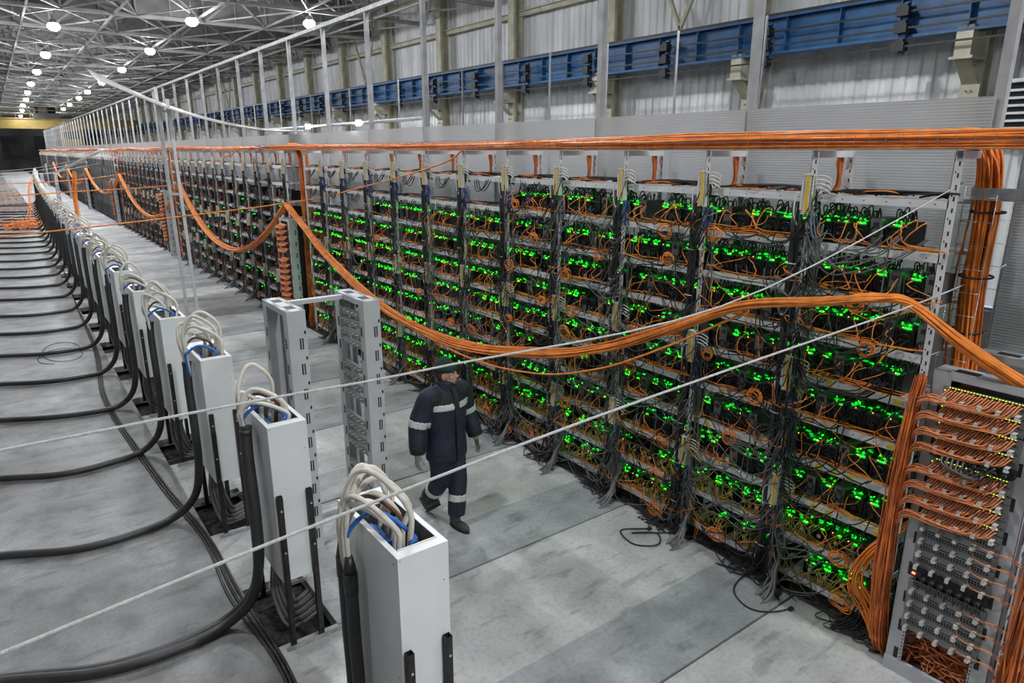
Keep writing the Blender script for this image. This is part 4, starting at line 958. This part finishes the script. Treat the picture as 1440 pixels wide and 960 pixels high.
# ================================================================== THE WALKING MAN
def remesh(mb, vox, smooth=4):
    o = mb.build('tmp', M['navy']); m_ = o.modifiers.new('r', 'REMESH'); m_.mode = 'VOXEL'; m_.voxel_size = vox; m_.use_smooth_shade = True
    s_ = o.modifiers.new('s', 'SMOOTH'); s_.iterations = smooth; s_.factor = .5
    bpy.context.view_layer.update(); dg = bpy.context.evaluated_depsgraph_get()
    me = bpy.data.meshes.new_from_object(o.evaluated_get(dg)); old = o.data; bpy.data.objects.remove(o); bpy.data.meshes.remove(old); me.materials.clear(); return me
def patch(me, test, off, name, m, parent):
    """offset copy of the faces whose centres pass test: a band or panel sewn on the cloth"""
    n = len(me.vertices); V = np.empty(n*3); me.vertices.foreach_get('co', V); V = V.reshape(-1, 3); N = np.array([v.normal[:] for v in me.vertices])
    F = [list(p.vertices) for p in me.polygons if test(p.center)]
    used = sorted({v for f in F for v in f}); mp = {v: k for k, v in enumerate(used)}; u = np.array(used)
    out = bpy.data.meshes.new(name); k = len(u)
    top = V[u]+N[u]*off; edge = {}
    for f in F:
        for a, c in zip(f, f[1:]+f[:1]): edge[(a, c)] = edge.get((a, c), 0)+1
    rim = [(a, c) for a, c in edge if (c, a) not in edge]
    faces = [[mp[v] for v in f] for f in F]+[[mp[c], mp[a], mp[a]+k, mp[c]+k] for a, c in rim]
    out.from_pydata(np.concatenate([top, V[u]-N[u]*.002]).tolist(), [], faces); out.materials.append(M[m])
    for p in out.polygons: p.use_smooth = True
    return link(name, out, parent)
man = None
# head, neck and hands: one continuous body
HR = np.array(Euler((0, 0, math.radians(38))).to_matrix()); HC = np.array([0, -.03, 1.615])
def H(p): return HC+HR @ np.asarray(p, float)
hb = MB()
hb.ell(H((0, .015, .035)), (.074, .094, .098), R=HR); hb.ell(H((0, -.03, -.035)), (.058, .066, .078), R=HR); hb.ell(H((0, -.055, -.085)), (.03, .032, .026), R=HR)
hb.ell(H((0, -.098, -.018)), (.0135, .022, .02), R=HR); hb.tubes([H((0, -.083, .025)), H((0, -.1, -.008))], [.01, .012], 8)
hb.ell(H((0, -.085, .035)), (.05, .016, .012), R=HR); hb.ell(H((0, -.085, -.055)), (.025, .014, .007), R=HR); hb.ell(H((0, -.084, -.067)), (.022, .014, .007), R=HR)
for sx in (-1, 1): hb.ell(H((sx*.043, -.06, -.02)), (.024, .026, .022), R=HR); hb.ell(H((sx*.074, .01, -.01)), (.012, .022, .034), R=HR)
hb.loft([(0, .01, 1.38), (0, 0, 1.45), (0, -.01, 1.52), (0, -.01, 1.58)], [.075, .062, .058, .055], [.07, .062, .06, .06], 12)
hb.loft([(0, 0, .8), (0, 0, .9), (0, -.01, 1.1), (0, -.02, 1.3), (0, 0, 1.42)], [.14, .15, .14, .16, .1], [.1, .11, .1, .1, .08], 14)
SH_L = np.array([.2, 0, 1.39]); EL = np.array([.315, .05, 1.13]); WL = np.array([.335, -.05, .88])
SH_R = np.array([-.2, 0, 1.39]); ER = np.array([-.315, .03, 1.13]); WR_ = np.array([-.345, .0, .87])
for a, e, w in ((SH_L, EL, WL), (SH_R, ER, WR_)):
    hb.tubes(spline([a*[.5, 1, 1], a, e, w, w+(w-e)*.15], 18), np.linspace(.055, .028, 18), 10)
for sx, hip, kn, an in ((1, (.1, 0, .82), (.06, -.1, .48), (.005, -.125, .1)), (-1, (-.1, 0, .82), (-.075, .02, .48), (-.045, .28, .17))):
    hb.tubes(spline([hip, kn, an], 14), np.linspace(.06, .035, 14), 10)
body = remesh(hb, .006, 3); body.materials.append(M['skin'])
man = tag(link('person', body, None, (3.2, 5.43, 0), (0, 0, math.radians(6))), 'man in dark navy padded workwear and green beanie walking down the aisle, looking aside', 'person')
b = MB()
for sx in (-1, 1): b.ell(H((sx*.03, -.087, .018)), (.011, .007, .006), R=HR)
b.build('eyes', M['eye'], man)
b = MB()
for sx in (-1, 1): b.tubes([H((sx*.012, -.098, .036)), H((sx*.03, -.096, .042)), H((sx*.05, -.083, .036))], [.004, .005, .003], 6)
b.build('eyebrows', M['brow'], man)
b = MB(); b.loft([H((0, .04, z)) for z in (-.045, -.02, .0, .03, .08, .1, .12)], [.055, .07, .074, .076, .07, .05, .02], [.06, .07, .075, .08, .075, .06, .02], 20, 0, HR[:, 0], HR[:, 1])
b.build('short_hair', M['brow'], man).scale = (1, 1, 1)
b = MB(); b.loft([H((0, .015, z)) for z in (.03, .034, .075, .08, .1, .13, .155, .168)], [.086, .095, .096, .09, .084, .066, .036, .01], [.106, .115, .115, .108, .1, .078, .043, .012], 24, 0, HR[:, 0], HR[:, 1])
b.build('beanie', M['beanie'], man)
# jacket: torso, puffed sleeves and collar fused into one garment
jb = MB()
zz = [.745, .76, .83, .9, .98, 1.05, 1.12, 1.2, 1.28, 1.34, 1.4, 1.44, 1.47]
jb.loft([(0, .0 if z < 1.2 else -.005, z) for z in zz], [.215, .228, .226, .222, .214, .214, .222, .228, .232, .228, .2, .16, .12], [.155, .168, .168, .163, .156, .156, .16, .163, .162, .152, .132, .115, .1], 24)
for a, e, w in ((SH_L, EL, WL), (SH_R, ER, WR_)):
    p = spline([a*[.45, 1, 1.01], a, (a+e)/2+[0, .01, 0], e, (e+w)/2, w], 26); rr = np.interp(np.linspace(0, 1, 26), [0, .2, .45, .6, .85, 1], [.1, .108, .098, .092, .084, .072])
    rr = rr*(1+.035*np.sin(np.linspace(0, 17, 26))); jb.tubes(p, rr, 14)
jb.loft([(0, -.0, 1.44), (0, -.008, 1.5), (0, -.012, 1.545), (0, -.012, 1.555)], [.125, .1, .094, .085], [.115, .102, .098, .09], 18)
jac = remesh(jb, .0095, 5); jac.materials.append(M['navy']); J = link('jacket', jac, man)
pl = spline([(.02, -.185, .75), (.02, -.18, 1.0), (.02, -.172, 1.25), (.018, -.15, 1.4), (.012, -.112, 1.5)], 14)
def arm_t(c, a, e, w):
    d = w-a; return (np.array(c[:])-a) @ d/(d @ d)
onarm = lambda c: abs(c[0]) > .235-.09*(c[2] < 1.0)*0
patch(jac, lambda c: c[2] > 1.345 and abs(c[0]) < .24 and c[2] < 1.46, .003, 'shoulder_yoke', 'yoke', J)
patch(jac, lambda c: 1.285 < c[2] < 1.345 and abs(c[0]) < .205 and abs(c[0]-.02) > .03, .005, 'reflective_band', 'reflect', J)
for sg, a, e, w in ((1, SH_L, EL, WL), (-1, SH_R, ER, WR_)):
    patch(jac, lambda c: c[0]*sg > .215 and .40 < arm_t(c, a, e, w) < .52, .005, 'reflective_band', 'reflect', J)
    patch(jac, lambda c: c[0]*sg > .25 and arm_t(c, a, e, w) > .88, .004, 'cuff', 'yoke', J)
b = MB(); 
for q in range(13): b.bar(pl[q], pl[q+1], .05, .012, 0, (0, -1, 0))
b.build('placket', M['navy'], J)
b = MB()
for z in (.82, .98, 1.14, 1.3): b.cyl((.02, -.188+.01*(z > 1.2), z), (.02, -.196+.01*(z > 1.2), z), .009, 8)
b.build('snap', M['dark_steel'], J)
# trousers
tb = MB(); tb.loft([(0, 0, .72), (0, 0, .82), (0, 0, .95)], [.185, .19, .18], [.13, .14, .13], 20)
LEGS = (((.095, 0, .8), (.06, -.09, .49), (.005, -.13, .14)), ((-.095, 0, .8), (-.075, .03, .48), (-.045, .27, .2)))
for hip, kn, an in LEGS:
    p = spline([(hip[0]*.9, 0, .86), hip, kn, an], 26); rr = np.interp(np.linspace(0, 1, 26), [0, .3, .6, .8, 1], [.115, .118, .098, .093, .088]); tb.tubes(p, rr*(1+.03*np.sin(np.linspace(0, 22, 26))), 14)
tro = remesh(tb, .0095, 5); tro.materials.append(M['navy']); T = link('trousers', tro, man)
for sg, (hip, kn, an) in ((1, LEGS[0]), (-1, LEGS[1])):
    kn_, an_ = np.array(kn), np.array(an); d = an_-kn_
    oh = np.array(LEGS[1 if sg > 0 else 0][1]); oa = np.array(LEGS[1 if sg > 0 else 0][2])
    axd = lambda c, p, q: np.linalg.norm(np.cross(np.array(c[:])-p, (q-p)/np.linalg.norm(q-p)))
    patch(tro, lambda c: axd(c, kn_, an_) < .13 and axd(c, kn_, an_) <= axd(c, oh, oa) and .38 < (np.array(c[:])-kn_) @ d/(d @ d) < .56, .005, 'reflective_band', 'reflect', T)
# boots
for (x, y, z), pitch in (((.005, -.135, .05), 0), ((-.045, .26, .1), -38)):
    Rb = np.array(Euler((math.radians(pitch), 0, 0)).to_matrix()); bb = MB(); at = lambda p: np.array([x, y, z])+Rb @ np.asarray(p, float)
    bb.ell(at((0, -.07, -.005)), (.05, .13, .045), R=Rb); bb.ell(at((0, .03, .01)), (.047, .065, .055), R=Rb); bb.tubes([at((0, .03, .02)), at((0, .025, .12))], [.055, .062], 12)
    me = remesh(bb, .008, 2); me.materials.append(M['boot']); q = link('boot', me, man)
    b = MB(); b.loft([at((0, -.04, -.05)), at((0, -.04, -.032))], [.05, .05], [.15, .15], 18, 0, Rb[:, 0], Rb[:, 1]); b.build('sole', M['black'], q)
# gloves with separate, curled fingers
for sg, e, w in ((1, EL, WL), (-1, ER, WR_)):
    d = (w-e)/np.linalg.norm(w-e); fwd = np.array([0, -1, 0.]); fwd -= d*(fwd @ d); fwd /= np.linalg.norm(fwd); inn = np.cross(d, fwd)*(1 if np.cross(d, fwd)[0]*sg < 0 else -1)
    R3 = np.stack([inn, fwd, d], 1); at = lambda p: w+R3 @ np.asarray(p, float)
    gb_ = MB(); gb_.ell(at((0, 0, .06)), (.02, .046, .055), R=R3); gb_.tubes([at((0, 0, -.03)), at((0, 0, .03))], [.04, .033], 12)
    for k, (yo, L) in enumerate(((.034, .07), (.012, .08), (-.011, .074), (-.032, .058))):
        gb_.tubes(spline([at((0, yo, .085)), at((.006, yo*1.06, .105+L*.25)), at((.022, yo*1.08, .105+L*.6)), at((.042, yo*1.05, .105+L*.72))], 8), [.0125, .0125, .012, .012, .0115, .011, .01, .008], 8)
    gb_.tubes(spline([at((.004, .035, .03)), at((.016, .06, .055)), at((.026, .066, .085)), at((.034, .058, .105))], 8), [.015, .0145, .014, .0135, .013, .012, .011, .009], 8)
    me = remesh(gb_, .0042, 1); me.materials.append(M['glove']); link('glove', me, man)
